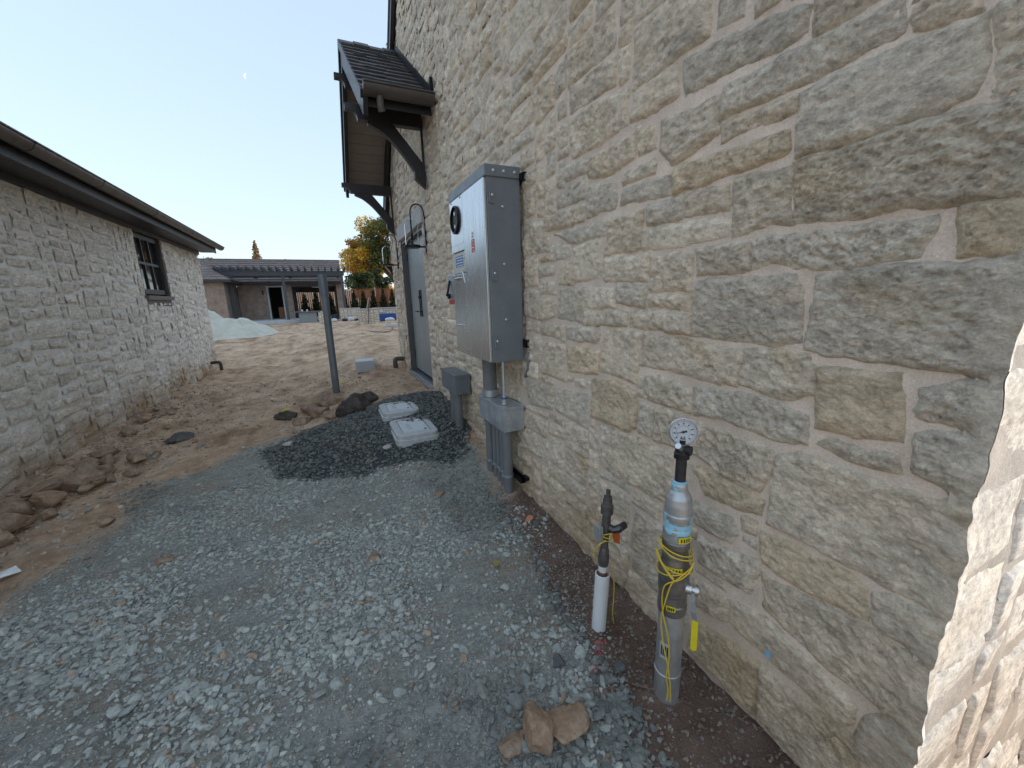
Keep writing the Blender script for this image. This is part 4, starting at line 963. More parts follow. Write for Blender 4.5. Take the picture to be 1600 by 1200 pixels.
def conduit(x, y, r, z1, label, z0=None, bands=()):
    z0 = gzz(x, y) - .15 if z0 is None else z0
    t = empty('conduit', (x, y, z0), label, 'conduit', 'grey conduits of the electrical boxes')
    m = MB(); m.tube([(x, y, z0), (x, y, z1)], r, seg=20); m.build('pipe', MAT_CONDUIT if r > .014 else MAT_ZINC, t)
    for zb, rb, hb, mt in bands:
        m = MB(); m.lathe((x, y, zb), (0, 0, 1), [(r + .0005, 0), (rb, .001), (rb, hb), (r + .0005, hb + .001)], seg=20, cap=False); m.build('fitting', mt, t)
    return t
lbl = ['thick grey conduit nearest the camera under the bigger box', 'second thin conduit from the camera under the bigger box', 'third thin conduit from the camera under the bigger box', 'fourth thin tan grey conduit under the bigger box', 'thick grey conduit farthest under the bigger box']
specs = [(1.125, 2.58, .037), (1.125, 2.675, .021), (1.125, 2.75, .021), (1.125, 2.825, .021), (1.125, 2.93, .036)]
for (x, y, r), l in zip(specs, lbl): conduit(x, y, r, .546, l, None, ((.515, r + .008, .03, MAT_CONDUIT),))
# strap rail low on the wall with a clip on each conduit
t = empty('strut_channel', (1.2, 2.7, .20), 'short steel strut with clamps holding the conduits by the ground', 'strut')
m = MB(); m.box((1.165, 2.44, .155), (1.205, 2.99, .16)); m.box((1.165, 2.44, .16), (1.17, 2.99, .195)); m.box((1.20, 2.44, .16), (1.205, 2.99, .195)); m.box((1.2055, 2.44, .165), (1.235, 2.50, .19)); m.build('channel', MAT_DARKMETAL, t)
for x, y, r in specs:
    m = MB(); m.lathe((x, y, .168), (0, 0, 1), [(r + .0015, 0), (r + .006, .001), (r + .006, .021), (r + .0015, .022)], seg=20, cap=False)
    m.box((x - r - .012, y - .014, .170), (x - r - .005, y + .014, .188)); m.build('clamp', MAT_ZINC, t)
conduit(1.125, 2.885, .055, az0 - .001, 'wide grey conduit between the cabinet bottom and the bigger box', .737, ((.738, .066, .055, MAT_ZINC), (az0 - .03, .062, .028, MAT_CONDUIT)))
conduit(1.115, 2.585, .0125, az0 - .001, 'slim steel tube with blue collar above the bigger box', .737, ((.739, .026, .018, MAT_SCREW), (.757, .021, .022, MAT_ZINC), (.779, .024, .012, simple('blue_collar', (.04, .13, .30), .5)), (.791, .018, .014, MAT_ZINC)))
conduit(1.125, 3.80, .040, .573, 'nearer grey conduit under the smaller pull box', None, ((.545, .047, .027, MAT_CONDUIT),))
conduit(1.125, 3.94, .040, .573, 'farther grey conduit under the smaller pull box', None, ((.545, .047, .027, MAT_CONDUIT),))

# ================================================================== TALL TEST PIPE WITH GAUGE
MAT_PIPE = simple('mill_steel_pipe', (.22, .21, .20), .36, .75, var=.35, scale=14); MAT_PIPE2 = simple('primed_steel', (.20, .195, .19), .45, .6, var=.3, scale=22)
mm = NT('galvanised_with_blue_sealant'); sz = mm.n('ShaderNodeSeparateXYZ'); mm.l(mm.co, sz.inputs[0])
nz_ = mm.noise(26, 6, .65); zz = mm.math('ADD', sz.outputs[2], mm.math('MULTIPLY', mm.math('SUBTRACT', nz_, .5), .20))
bl = mm.math('MULTIPLY', mm.val(zz, .690, .70, 0, 1), mm.val(zz, .728, .74, 1, 0)); bl2 = mm.val(zz, .862, .872, 0, 1)
k = mm.math('MAXIMUM', bl, bl2)
mm.color(mm.mix(k, mm.ramp(mm.noise(18, 5), [(.3, (.36, .37, .37)), (.7, (.58, .59, .59))]), (.30, .58, .70))); mm.rough(.42); mm.l(mm.math('MULTIPLY', mm.math('SUBTRACT', 1.0, k), .7), mm.b.inputs['Metallic']); MAT_SEAL = mm.mat
px_, py_ = 1.032, .90; z0 = -.10
tp = empty('test_pipe', (px_, py_, 0), 'tall steel gas riser with pressure gauge on top and yellow lever, near the right wall', 'gas pipe')
m = MB(); m.lathe((px_, py_, 0), (0, 0, 1), [(0.0459, z0), (0.0459, .085), (0.0485, .087), (0.0485, .10), (0.0459, .102), (0.0459, .36)], seg=32); m.build('lower_pipe', simple('grey_steel_pipe', (.46, .46, .45), .42, .65, var=.2, scale=16), tp)
prof = [(0.0474, .36), (0.0503, .365), (0.0503, .40), (0.0481, .405), (0.0481, .44), (0.0503, .445), (0.0503, .455), (0.0518, .46), (0.0525, .49), (0.0525, .52), (0.0540, .525), (0.0540, .545), (0.0518, .55), (0.0474, .565), (0.0444, .585), (0.0444, .60), (0.0414, .605), (0.0414, .625), (0.0466, .63), (0.0466, .65), (0.0444, .655), (0.0444, .68)]
m = MB(); m.lathe((px_, py_, 0), (0, 0, 1), prof, seg=32); m.build('valve_body', MAT_PIPE, tp)
m = MB(); m.lathe((px_, py_, 0), (0, 0, 1), [(0.0451, .655), (0.0459, .66), (0.0459, .685), (0.0474, .69), (0.0474, .70), (0.0455, .705), (0.0455, .725), (0.0474, .73), (0.0488, .745), (0.0488, .755), (0.0459, .76), (0.0451, .79), (0.0414, .815), (0.0333, .832), (0.0266, .842), (0.0266, .862), (0.0244, .866), (0.0244, .873), (0.0192, .875)], seg=32); m.build('reducer', MAT_SEAL, tp)
m = MB(); m.lathe((px_, py_, 0), (0, 0, 1), [(0.0178, .87), (0.0178, .962)], seg=24); m.build('nipple', simple('black_pipe_nipple', (.045, .045, .05), .4, .5, var=.4, scale=30), tp)
m = MB(); m.lathe((px_, py_, 0), (0, 0, 1), [(0.0192, .955), (0.0252, .957), (0.0252, .975), (0.0222, .979), (0.0207, .992), (0.0133, 1.002), (0.0104, 1.005), (0.0104, 1.02)], seg=20); m.lathe((px_, py_, .988), (.35, -.9, 0), [(0.0148, 0), (0.0163, .02), (0.0163, .03)], seg=12); m.build('bushing', simple('black_malleable_fitting', (.022, .022, .024), .35, .4, var=.3, scale=30), tp)
m = MB(); m.tube([(px_ - .018, py_ - .012, .995), (px_ - .04, py_ - .02, 1.012)], .007, seg=8); m.lathe((px_ - .04, py_ - .02, 1.012), (-.7, -.3, .5), [(.010, 0), (.010, .006)], seg=10); m.build('bleed_valve', MAT_SCREW, tp)
# gauge faces the photographer
gd = np.array([0 - px_, 0 - py_, 1.5 - 1.07 - .12]); gd /= np.linalg.norm(gd); gc = np.array([px_, py_, 1.048])
g = MB(); g.lathe(gc - gd * 0.02280, gd, [(0.01520, -0.00304), (0.03952, 0), (0.04256, 0.00456), (0.04256, 0.01672), (0.04674, 0.01900), (0.04674, 0.02584), (0.04332, 0.02812), (0.04142, 0.02508), (0.04142, 0.02128)], seg=40, cap=False); g.lathe(gc - gd * 0.02432, gd, [(0.03800, 0), (0.03800, 0.00076)], seg=32)
gauge = g.build('pressure_gauge', simple('stainless_bezel', (.62, .61, .58), .25, .9, var=0.04560), tp)
g = MB(); g.lathe(gc - gd * 0.00304, gd, [(0.04119, -0.00076), (0.04119, .0)], seg=40); g.build('dial', simple('white_dial', (.52, .525, .53), .5, var=0.02280), gauge)
rt = np.cross([0, 0, 1], -gd); rt = np.cross(gd, [0, 0, 1]); rt /= np.linalg.norm(rt); rt = -rt; up = np.cross(gd, rt); up = up if up[2] > 0 else -up
rt = np.cross(up, gd)
g = MB(); P0 = gc - gd * 0.00213
for k in range(41):
    a = math.radians(225 - 270 * k / 40); L = 0.00532 if k % 5 == 0 else 0.00266; d = rt * math.cos(a) + up * math.sin(a); s_ = rt * -math.sin(a) + up * math.cos(a)
    g.obox(P0 + d * (0.03572 - L / 2), d * L / 2, s_ * (0.00068 if k % 5 == 0 else 0.00030), gd * 0.00023)
for k in range(0, 41, 5):
    a = math.radians(225 - 270 * k / 40); d = rt * math.cos(a) + up * math.sin(a); g.obox(P0 + d * 0.02736, rt * 0.00266, up * 0.00167, gd * 0.00023)
for k in range(30):
    a = math.radians(225 - 270 * k / 30); d = rt * math.cos(a) + up * math.sin(a); s_ = rt * -math.sin(a) + up * math.cos(a); g.obox(P0 + d * 0.02090, d * 0.00030, s_ * 0.00167, gd * 0.00023)
g.obox(P0 - up * 0.02280, rt * 0.00836, up * 0.00167, gd * 0.00023); g.obox(P0 - up * 0.01748 - rt * 0.00456, rt * 0.00228, up * 0.00198, gd * 0.00023); g.obox(P0 - up * 0.01748 + rt * 0.00456, rt * 0.00228, up * 0.00198, gd * 0.00023)
o = g.build('scale_marks', MAT_BLACKP, gauge); o['kind'] = 'stuff'
g = MB(); a = math.radians(197); d = rt * math.cos(a) + up * math.sin(a); s_ = np.cross(gd, d); P1 = gc - gd * 0.00091
g.prism([P1 + d * 0.03040, P1 + s_ * 0.00167, P1 - d * 0.01216 + s_ * 0.00380, P1 - d * 0.01216 - s_ * 0.00380, P1 - s_ * 0.00167], gd * 0.00061); g.lathe(P1, gd, [(0.00456, 0), (0.00456, 0.00152)], seg=14); g.build('needle', MAT_BLACKP, gauge)
# side valve stem and lever
m = MB(); m.lathe((px_ + .016, py_ - .040, .478), (.55, -.83, 0), [(.020, 0), (.020, .022), (.013, .024), (.013, .045)], seg=14); m.lathe((px_ + .033, py_ - .066, .478), (.55, -.83, 0), [(.019, 0), (.019, .010)], seg=6); m.build('valve_stem', MAT_SCREW, tp)
hp = [np.array(p) for p in ((1.056, .838, .485), (1.056, .834, .44), (1.058, .831, .395), (1.066, .828, .365), (1.068, .826, .35), (1.068, .824, .245))]
sd = np.array([.59, -.81, 0]); nn = np.array([-.81, -.59, 0])
def strap(mb, P, w, th):
    for a, b in zip(P[:-1], P[1:]):
        d = b - a; L = np.linalg.norm(d); d /= L; n_ = np.cross(d, sd); n_ /= np.linalg.norm(n_); mb.obox((a + b) / 2, d * (L / 2 + .002), sd * w, n_ * th)
m = MB(); strap(m, hp[:5], .009, .0022); lv = m.build('lever', MAT_ZINC, tp)
m = MB(); strap(m, [hp[4] + np.array([0, 0, .004]), hp[5]], .0105, .004); m.lathe(hp[5] - nn * .004, nn, [(.0105, 0), (.0105, .009)], seg=16); m.build('lever_grip', simple('yellow_vinyl_grip', (.70, .58, .02), .4, var=.06), lv)
m = MB(); q = np.array([px_, py_, 0]); 
def tagplate(zc_, ang, w, h, name, par=tp, mat=None):
    m = MB(); rad = .0665 * .74; n_ = 6
    vs = []; 
    for r_ in (rad, rad + .0015):
        for k in range(n_ + 1):
            a = ang + (k / n_ - .5) * w / rad
            for z_ in (zc_ - h / 2, zc_ + h / 2): vs.append((px_ + r_ * math.cos(a), py_ + r_ * math.sin(a), z_))
    N = 2 * (n_ + 1); fs = []
    for k in range(n_):
        fs += [(N + 2 * k, N + 2 * k + 2, N + 2 * k + 3, N + 2 * k + 1), (2 * k + 1, 2 * k + 3, 2 * k + 2, 2 * k), (2 * k + 1, N + 2 * k + 1, N + 2 * k + 3, 2 * k + 3), (2 * k, 2 * k + 2, N + 2 * k + 2, N + 2 * k)]
    m.add(vs, fs); o = m.build(name, mat or bpy.data.materials['yellow_vinyl_grip'], par)
    m = MB(); r_ = rad + .0022
    for k in range(4):
        a = ang + (k - 1.5) * w / 5 / rad; m.obox((px_ + r_ * math.cos(a), py_ + r_ * math.sin(a), zc_), (-math.sin(a) * .0022, math.cos(a) * .0022, 0), (0, 0, h * .3), (math.cos(a) * .0004, math.sin(a) * .0004, 0))
    p = m.build('printed_marks', MAT_BLACKP, o); p['kind'] = 'stuff'
va = math.atan2(-py_, -px_)
tagplate(.675, va + .62, .045, .022, 'yellow_sticker'); tagplate(.555, va + .05, .05, .022, 'yellow_sticker'); tagplate(.40, va - .05, .03, .02, 'yellow_sticker')
m = MB(); 
for z in (.22,):
    a0 = va - .25; vs = []
tagplate(.215, va - .30, .035, .07, 'barcode_label', tp, simple('worn_silver_label', (.42, .42, .41), .5, var=.1))
# yellow tracer wire wound round it
MAT_WIRE = simple('yellow_wire_jacket', (.68, .47, .03), .45, var=.08)
w = empty('tracer_wire', (px_, py_, .02), 'thin yellow wire looped and knotted around the tall pipe, hanging to the ground', 'wire')
def ringpath(cx, cy, z, r, a0, a1, n=28, tilt=0, wob=.0): return [(cx + r * math.cos(a), cy + r * math.sin(a), z + tilt * math.sin(a - a0) + wob * math.sin(3 * a)) for a in np.linspace(a0, a1, n)]
def wire(par, P, name='wire_loop', r=.0024):
    m = MB(); m.tube(P, r, seg=7); m.build(name, MAT_WIRE, par)
def sm(P, n=10):
    P = [np.array(p, float) for p in P]; out = []
    for i in range(len(P) - 1):
        p0 = P[max(0, i - 1)]; p1 = P[i]; p2 = P[i + 1]; p3 = P[min(len(P) - 1, i + 2)]
        for t in np.linspace(0, 1, n, endpoint=False): out.append(.5 * (2 * p1 + (p2 - p0) * t + (2 * p0 - 5 * p1 + 4 * p2 - p3) * t * t + (3 * p1 - p0 - 3 * p2 + p3) * t ** 3))
    return out + [P[-1]]
def P_(da, r, z):
    r = r - .0165
    return (px_ + r * math.cos(va + da), py_ + r * math.sin(va + da), z)
wire(w, ringpath(px_, py_, .625, 0.0555, va - 3, va + 3.2, 40, .016)); wire(w, ringpath(px_, py_, .612, 0.0575, va - 3, va + 3.2, 40, .022, .003))
wire(w, ringpath(px_, py_, .548, 0.0595, va - 3, va + 3.2, 40, -.02)); wire(w, ringpath(px_, py_, .560, 0.0605, va - 3, va + 3.2, 40, .02, .004))
wire(w, sm([P_(.0, .080, .535), P_(-.55, .085, .575), P_(-1.0, .09, .62), P_(-.9, .085, .59), P_(-.35, .082, .555), P_(.1, .082, .53), P_(.7, .085, .56), P_(1.0, .088, .60), P_(.8, .084, .575), P_(.1, .084, .532)]), 'knot')
wire(w, sm([P_(.05, .085, .53), P_(-.4, .084, .50), P_(-.55, .080, .44), P_(-.45, .076, .37), P_(-.1, .076, .29), P_(.05, .072, .2), P_(-.05, .074, .12), P_(.1, .076, .06), P_(.05, .08, .018)]), 'wire_tail')
wire(w, sm([P_(.0, .086, .53), P_(-.15, .088, .50), P_(-.35, .084, .43), P_(-.55, .078, .35), P_(-.35, .078, .26), P_(-.05, .076, .18), P_(.2, .076, .09), P_(.25, .082, .018)]), 'wire_tail')

# ================================================================== SHORT PIPE IN WHITE SLEEVE
sx, sy = 1.0, 1.272; sz0 = gzz(sx, sy) - .06
MAT_PVC = simple('dirty_white_pvc', (.72, .715, .69), .42, var=.05, scale=7); MAT_RUSTY = simple('dull_iron_fitting', (.12, .11, .105), .5, .5, var=.35, scale=40)
tilt = np.array([.055, 0.0, 1.0]); tilt /= np.linalg.norm(tilt)
sp_ = empty('gas_stub', (sx - .01, sy, 0), 'short dark iron pipe stub rising from a white plastic sleeve', 'gas pipe')
B = np.array([sx - .012, sy, sz0])
m = MB(); m.lathe(B, tilt, [(0.0326, 0), (0.0326, .335), (0.0281, .337), (0.0281, .20)], seg=28, cap=False); m.build('white_sleeve', MAT_PVC, sp_)
m = MB(); m.lathe(B, tilt, [(0.0278, .19), (0.0278, .205)], seg=20); m.build('sleeve_shadow_plug', MAT_RUSTY, sp_)
m = MB(); m.lathe(B, tilt, [(0.0192, .2), (0.0192, .375)], seg=20); m.build('inner_pipe', simple('rusty_pipe', (.20, .09, .07), .7, .2, var=.3, scale=40), sp_)
m = MB(); m.lathe(B, tilt, [(0.0194, .35), (0.0204, .351), (0.0204, .392), (0.0194, .393)], seg=20, cap=False); lb = m.build('white_label', simple('white_label', (.66, .64, .60), .5, var=.15, scale=60), sp_)
m = MB(); m.lathe(B, tilt, [(0.0192, .375), (0.0237, .39), (0.0244, .42), (0.0215, .45), (0.0200, .46), (0.0170, .47), (0.0170, .53), (0.0200, .535), (0.0200, .60), (0.0185, .60), (0.0185, .63), (0.0244, .632), (0.0244, .675), (0.0207, .678), (0.0207, .70), (0.0178, .70), (0.0178, .715), (0.0096, .716), (0.0096, .745)], seg=20); m.build('pipe_fittings', MAT_RUSTY, sp_)
c = B + tilt * .652; m = MB(); m.lathe(c - tilt * .02, tilt, [(.0275, 0), (.0275, .042)], seg=6); m.build('hex_union', MAT_RUSTY, sp_)
c = B + tilt * .565; m = MB(); m.lathe(c, (.5, -.85, .1), [(.015, 0), (.018, .024), (.015, .036), (.008, .04)], seg=16)
m.tube([c + np.array([.012, -.03, .0]), c + np.array([.03, -.05, .012]), c + np.array([.065, -.045, .018]), c + np.array([.08, -.035, .0])], [.014, .018, .016, .010], seg=10); m.build('valve_handle', simple('dark_chrome_handle', (.10, .095, .10), .25, .8, var=.2), sp_)
m = MB(); m.box(c + np.array([-.048, -.02, -.05]), c + np.array([-.028, .02, .02]), bev=.003); m.build('grey_tag', MAT_ZINC, sp_)
m = MB(); q = c + np.array([.026, -.01, -.035]); m.prism([q, q + np.array([.05, .012, -.002]), q + np.array([.055, .014, -.075]), q + np.array([.018, .004, -.05])], (.002, -.003, 0))
tag(m.build('orange_tag', simple('orange_plastic_tag', (.62, .12, .02), .45, var=.08), None, q), 'orange plastic tag tied to the short pipe stub', 'tag')
w2 = empty('tracer_wire', (sx, sy, .05), 'short yellow wire wound around the pipe stub, end trailing by the white sleeve', 'wire')
c2 = B + tilt * .525
for k, (z, tl) in enumerate(((.0, .012), (.012, -.014), (.025, .02))):
    wire(w2, ringpath(c2[0], c2[1], c2[2] + z, (.034 + .003 * k) * .78, 0, 6.1, 26, tl))
wire(w2, sm([c2 + np.array([-.02, -.03, .0]), c2 + np.array([-.05, -.02, -.02]), c2 + np.array([-.06, 0, -.06]), c2 + np.array([-.055, .0, -.09])]), 'wire_tail')
wire(w2, sm([B + np.array([.062, -.01, .35]), B + np.array([.075, -.012, .30]), B + np.array([.07, -.02, .2]), B + np.array([.066, -.02, .12]), B + np.array([.085, -.01, .045])]), 'wire_tail')
m = MB(); m.box((1.205, .645, .30), (1.212, .66, .325)); tag(m.build('blue_tape', simple('blue_tape_bit', (.25, .42, .55), .6), None, (1.21, .65, .31)), 'tiny blue scrap stuck on the lower wall right of the tall pipe', 'scrap')

# ================================================================== POST, LIDS, BLOCK, DRAIN STUBS
po = empty('steel_post', (.012, 6.62, .1), 'round grey steel post standing alone in the dirt yard', 'post')
MAT_POST = simple('grey_galvanised_post', (.20, .225, .24), .5, .45, var=.2, scale=6)
m = MB(); m.tube([(.012, 6.62, -.2), (.012, 6.62, 1.62)], .052, seg=24); m.build('post_shaft', MAT_POST, po)
m = MB(); m.lathe((.012, 6.62, 0), (0, 0, 1), [(.0525, 1.60), (.060, 1.602), (.060, 1.915), (.054, 1.916), (.054, 1.87)], seg=24, cap=False); m.lathe((.012, 6.62, 1.87), (0, 0, 1), [(.0535, 0), (.0535, .002)], seg=24); m.build('collar', MAT_POST, po)
MAT_POLY = simple('pale_polymer_concrete', (.50, .50, .485), .8, var=.12, scale=22, bump=.3, bscale=120); MAT_LID = simple('light_grey_lid', (.60, .62, .63), .6, var=.1, scale=18, bump=.25, bscale=160)
def rrect(x0, x1, y0, y1, r, n=6):
    P = []
    for cx, cy, a0 in ((x1 - r, y1 - r, 0), (x0 + r, y1 - r, 90), (x0 + r, y0 + r, 180), (x1 - r, y0 + r, 270)):
        for k in range(n + 1): a = math.radians(a0 + 90 * k / n); P.append((cx + r * math.cos(a), cy + r * math.sin(a)))
    return P
def utility_box(x0, x1, y0, y1, z, label, rx, ry):
    t = empty('utility_box', ((x0 + x1) / 2, (y0 + y1) / 2, z), label, 'utility box', 'ground boxes in the dark gravel')
    O = rrect(x0, x1, y0, y1, .07); I = rrect(x0 + .065, x1 - .065, y0 + .065, y1 - .065, .02); N = len(O); m = MB()
    O2 = rrect(x0 - .012, x1 + .012, y0 - .012, y1 + .012, .08); Oi = rrect(x0 + .012, x1 - .012, y0 + .012, y1 - .012, .065)
    rings = [[(a, b, z - .16) for a, b in O2], [(a, b, z - .05) for a, b in O2], [(a, b, z - .045) for a, b in O], [(a, b, z - .008) for a, b in O], [(a, b, z) for a, b in Oi], [(a, b, z) for a, b in I], [(a, b, z - .03) for a, b in I]]
    for i in range(6): m.add(rings[i] + rings[i + 1], [(k, (k + 1) % N, N + (k + 1) % N, N + k) for k in range(N)], 0)
    b = m.build('rim', MAT_POLY, t)
    m = MB(); L = rrect(x0 + .073, x1 - .073, y0 + .073, y1 - .073, .018); m.prism([(a, c_, z - .03) for a, c_ in L], (0, 0, .026)); 
    L = rrect(x0 + .095, x1 - .095, y0 + .095, y1 - .095, .012); m.prism([(a, c_, z - .0035) for a, c_ in L], (0, 0, .005)); ld = m.build('lid', MAT_LID, t)
    m = MB(); 
    for k in range(4): m.box((x0 + .125, y0 + .16 + k * .05, z + .002), (x0 + .165, y0 + .185 + k * .05, z + .0045))
    o = m.build('raised_print', MAT_POLY, ld); o['kind'] = 'stuff'
    m = MB(); m.lathe(((x0 + x1) / 2 - .02, y1 - .11, z - .003), (0, 0, 1), [(.018, 0), (.018, .008)], seg=12); m.build('lift_hole', MAT_BLACKP, ld)
    m = MB(); m.lathe((x1 - .11, y0 + .12, z - .003), (0, 0, 1), [(.012, 0), (.012, .008)], seg=12); m.build('bolt', MAT_BLACKP, ld)
    t.location = ((x0 + x1) / 2, (y0 + y1) / 2, z)
    return t
u1 = utility_box(.47, .865, 3.61, 4.19, .275, 'pale ground box with light lid, the one nearer the camera', 0, 0)
u2 = utility_box(.435, .825, 4.27, 4.75, .33, 'pale ground box with light lid, the one farther back beside the dark clods', 0, 0)
m = MB(); m.box((.40, 7.78, .22), (.73, 8.18, .43), bev=.012)
tag(m.build('foam_block', simple('pale_blue_grey_block', (.50, .53, .55), .7, var=.05), None, (.565, 7.98, .22)), 'pale grey rectangular block lying on the dirt behind the post', 'block')
m = MB(); z = gzz(1.05, 7.4)
m.tube(sm([(1.22, 7.52, z + .17), (1.10, 7.50, z + .18), (1.06, 7.48, z + .14), (1.06, 7.47, z - .08)], 6), .042, seg=14); m.lathe((1.06, 7.47, z + .05), (0, 0, 1), [(.047, 0), (.047, .04)], seg=14)
tag(m.build('drain_elbow', simple('grey_brown_drain_pipe', (.10, .09, .085), .5, .2, var=.2), None, (1.1, 7.5, z)), 'dark drain pipe elbow at the wall foot beyond the door', 'drain pipe')
m = MB(); z = gzz(-2.4, 11.3)
m.tube(sm([(-2.6, 11.35, z + .22), (-2.46, 11.33, z + .23), (-2.40, 11.32, z + .19), (-2.40, 11.31, z - .08)], 6), .035, seg=12)
tag(m.build('drain_elbow', simple('dark_brown_drain_pipe', (.07, .04, .035), .5, .1, var=.2), None, (-2.5, 11.33, z)), 'brown drain pipe elbow at the far corner of the left building', 'drain pipe')
# a scrap of yellow plastic by the clods
for i, (x, y, l) in enumerate(((-.62, 5.75, 'yellow plastic scrap on the brown clods left of the post'), (.11, 6.45, 'yellow plastic scrap right behind the post foot'))):
    z = float(gz_f(np.array([x]), np.array([y]))[0]) + .13; m = MB(); m.prism([(x - .05, y, z), (x + .02, y - .03, z + .03), (x + .06, y + .02, z + .01), (x, y + .05, z + .04)], (0, 0, .006))
    tag(m.build('plastic_scrap', simple('yellow_plastic', (.62, .50, .06), .5), None, (x, y, z)), l, 'plastic scrap', 'yellow scraps near the post')

# ================================================================== FAR POOL HOUSE WITH PERGOLA
MAT_SIDING = simple('brown_stained_siding', (.36, .265, .205), .7, var=.3, scale=3, bump=.2)
MAT_SIDINGD = simple('dark_grey_brown_siding', (.20, .165, .14), .7, var=.25, scale=3)
MAT_SLATEP = simple('slate_blue_paint', (.075, .078, .088), .5, var=.12)
MAT_FASCIA = simple('dark_fascia', (.045, .042, .042), .5)
MAT_ROOF2 = NT('brown_grey_shingles'); _v = MAT_ROOF2.mapv((9, 9, 30)); MAT_ROOF2.color(MAT_ROOF2.ramp(MAT_ROOF2.vor(1, _v, 1), [(.0, (.13, .10, .088)), (.5, (.20, .158, .138)), (1, (.27, .22, .195))])); MAT_ROOF2.rough(.85); MAT_ROOF2 = MAT_ROOF2.mat
MAT_FRAMEW = simple('pale_door_frame', (.55, .57, .57), .5, var=.06)
MAT_VOID = simple('black_frame_and_room_shade', (.018, .019, .02), .8)  # black of the folding door frames, also the painted room shade
FZ = .60
ph = empty('pool_house', (-2, 30.5, FZ), 'brown timber pool house with shingle roof and open bay, far end of the yard', 'house')
def siding(x0, x1, y, z0, z1, mat, w=.15):
    m = MB(); x = x0
    while x < x1 - .01:
        xe = min(x + w, x1); m.box((x + .006, y - .018, z0), (xe - .006, y, z1)); x = xe
    m.box((x0, y - .006, z0), (x1, y + .10, z1)); o = m.build('siding', mat, ph); o['kind'] = 'stuff'; return o
siding(-4.88, -3.30, 30.5, FZ, 2.85, MAT_SIDING); siding(-2.36, -1.86, 30.5, FZ, 2.85, MAT_SIDING); siding(.84, 1.25, 30.5, FZ, 2.85, MAT_SIDING)
siding(-1.86, .84, 30.5, 2.66, 2.85, MAT_SIDINGD); siding(-3.30, -2.36, 30.5, 2.72, 2.85, MAT_SIDINGD)
siding(-8.6, -4.92, 27.0, FZ - .2, 2.82, MAT_SIDING)
m = MB()
for k in range(23): m.box((-4.92 - .012, 27.02 + k * .15 + .006, FZ - .2), (-4.90 + .012, 27.02 + (k + 1) * .15 - .006, 2.82))
m.box((-5.0, 27.0, FZ - .2), (-4.905, 30.5, 2.82)); o = m.build('siding', MAT_SIDINGD, ph); o['kind'] = 'stuff'
m = MB(); m.box((-8.6, 35.0, FZ - .2), (-1.86, 35.1, 2.85)); m.box((.84, 35.0, FZ - .2), (1.25, 35.1, 2.85)); m.box((-1.86, 35.0, 2.38), (.84, 35.1, 2.85)); m.box((-1.95, 30.6, FZ - .2), (-1.865, 35.0, 2.85)); m.box((1.15, 30.6, FZ - .2), (1.25, 35.0, 2.85)); m.box((-8.6, 27.1, FZ - .2), (-8.5, 35, 2.85))
o = m.build('rear_walls', MAT_SIDINGD, ph); o['kind'] = 'stuff'
m = MB(); m.box((-4.9, 30.6, 2.80), (1.15, 35, 2.85)); m.build('ceiling', MAT_SIDINGD, ph)
m = MB(); m.box((-4.9, 30.61, FZ - .2), (1.15, 35, FZ)); m.build('floor_slab', simple('interior_floor', (.25, .24, .22), .7), ph)
# front door hole
dr = MB(); dr.box((-3.30, 30.46, FZ), (-3.21, 30.6, 2.72)); dr.box((-2.45, 30.46, FZ), (-2.36, 30.6, 2.72)); dr.box((-3.21, 30.46, 2.63), (-2.45, 30.6, 2.72)); dr = dr.build('door_frame', MAT_FRAMEW, ph)
m = MB(); m.box((-3.4, 33.4, FZ), (-2.0, 33.45, 2.8)); m.build('dark_doorway_sheet', MAT_VOID, ph)  # near-black sheet paints the dark of the room behind the doorway
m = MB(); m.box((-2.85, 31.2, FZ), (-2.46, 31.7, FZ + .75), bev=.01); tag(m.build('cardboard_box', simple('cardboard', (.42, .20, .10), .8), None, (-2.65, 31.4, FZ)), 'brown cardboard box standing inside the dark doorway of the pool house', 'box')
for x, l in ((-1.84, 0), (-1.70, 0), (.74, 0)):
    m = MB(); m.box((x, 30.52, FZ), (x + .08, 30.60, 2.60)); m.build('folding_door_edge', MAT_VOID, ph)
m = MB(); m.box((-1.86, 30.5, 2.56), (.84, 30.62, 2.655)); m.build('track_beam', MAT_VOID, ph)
m = MB(); m.box((-.65, 30.47, 2.57), (.2, 30.498, 2.63)); m.build('track_cover', MAT_FRAMEW, ph)
# oval window on the wing
m = MB(); n_ = 24; cy, cz = 29.0, 2.15
O = [(-4.875, cy + .30 * math.cos(2 * math.pi * k / n_), cz + .50 * math.sin(2 * math.pi * k / n_)) for k in range(n_)]; I = [(-4.875, cy + .23 * math.cos(2 * math.pi * k / n_), cz + .43 * math.sin(2 * math.pi * k / n_)) for k in range(n_)]
m.add([(x - .03, y, z) for x, y, z in O] + O + I, [(k, (k + 1) % n_, n_ + (k + 1) % n_, n_ + k) for k in range(n_)] + [(n_ + k, n_ + (k + 1) % n_, 2 * n_ + (k + 1) % n_, 2 * n_ + k) for k in range(n_)])
ov = m.build('oval_window', MAT_FRAMEW, ph); m = MB(); m.prism([(x - .012, y, z) for x, y, z in I], (-.01, 0, 0)); m.build('pane', MAT_GLASS, ov)
for x, y, z in ((-3.53, 30.44, 2.30), (-4.84, 28.35, 2.45)):
    m = MB(); m.box((x - .05, y - .04, z - .14), (x + .05, y + .03, z + .14), bev=.01); m.box((x - .03, y - .07, z + .06), (x + .03, y - .04, z + .11)); m.build('wall_lamp', MAT_FASCIA, ph)
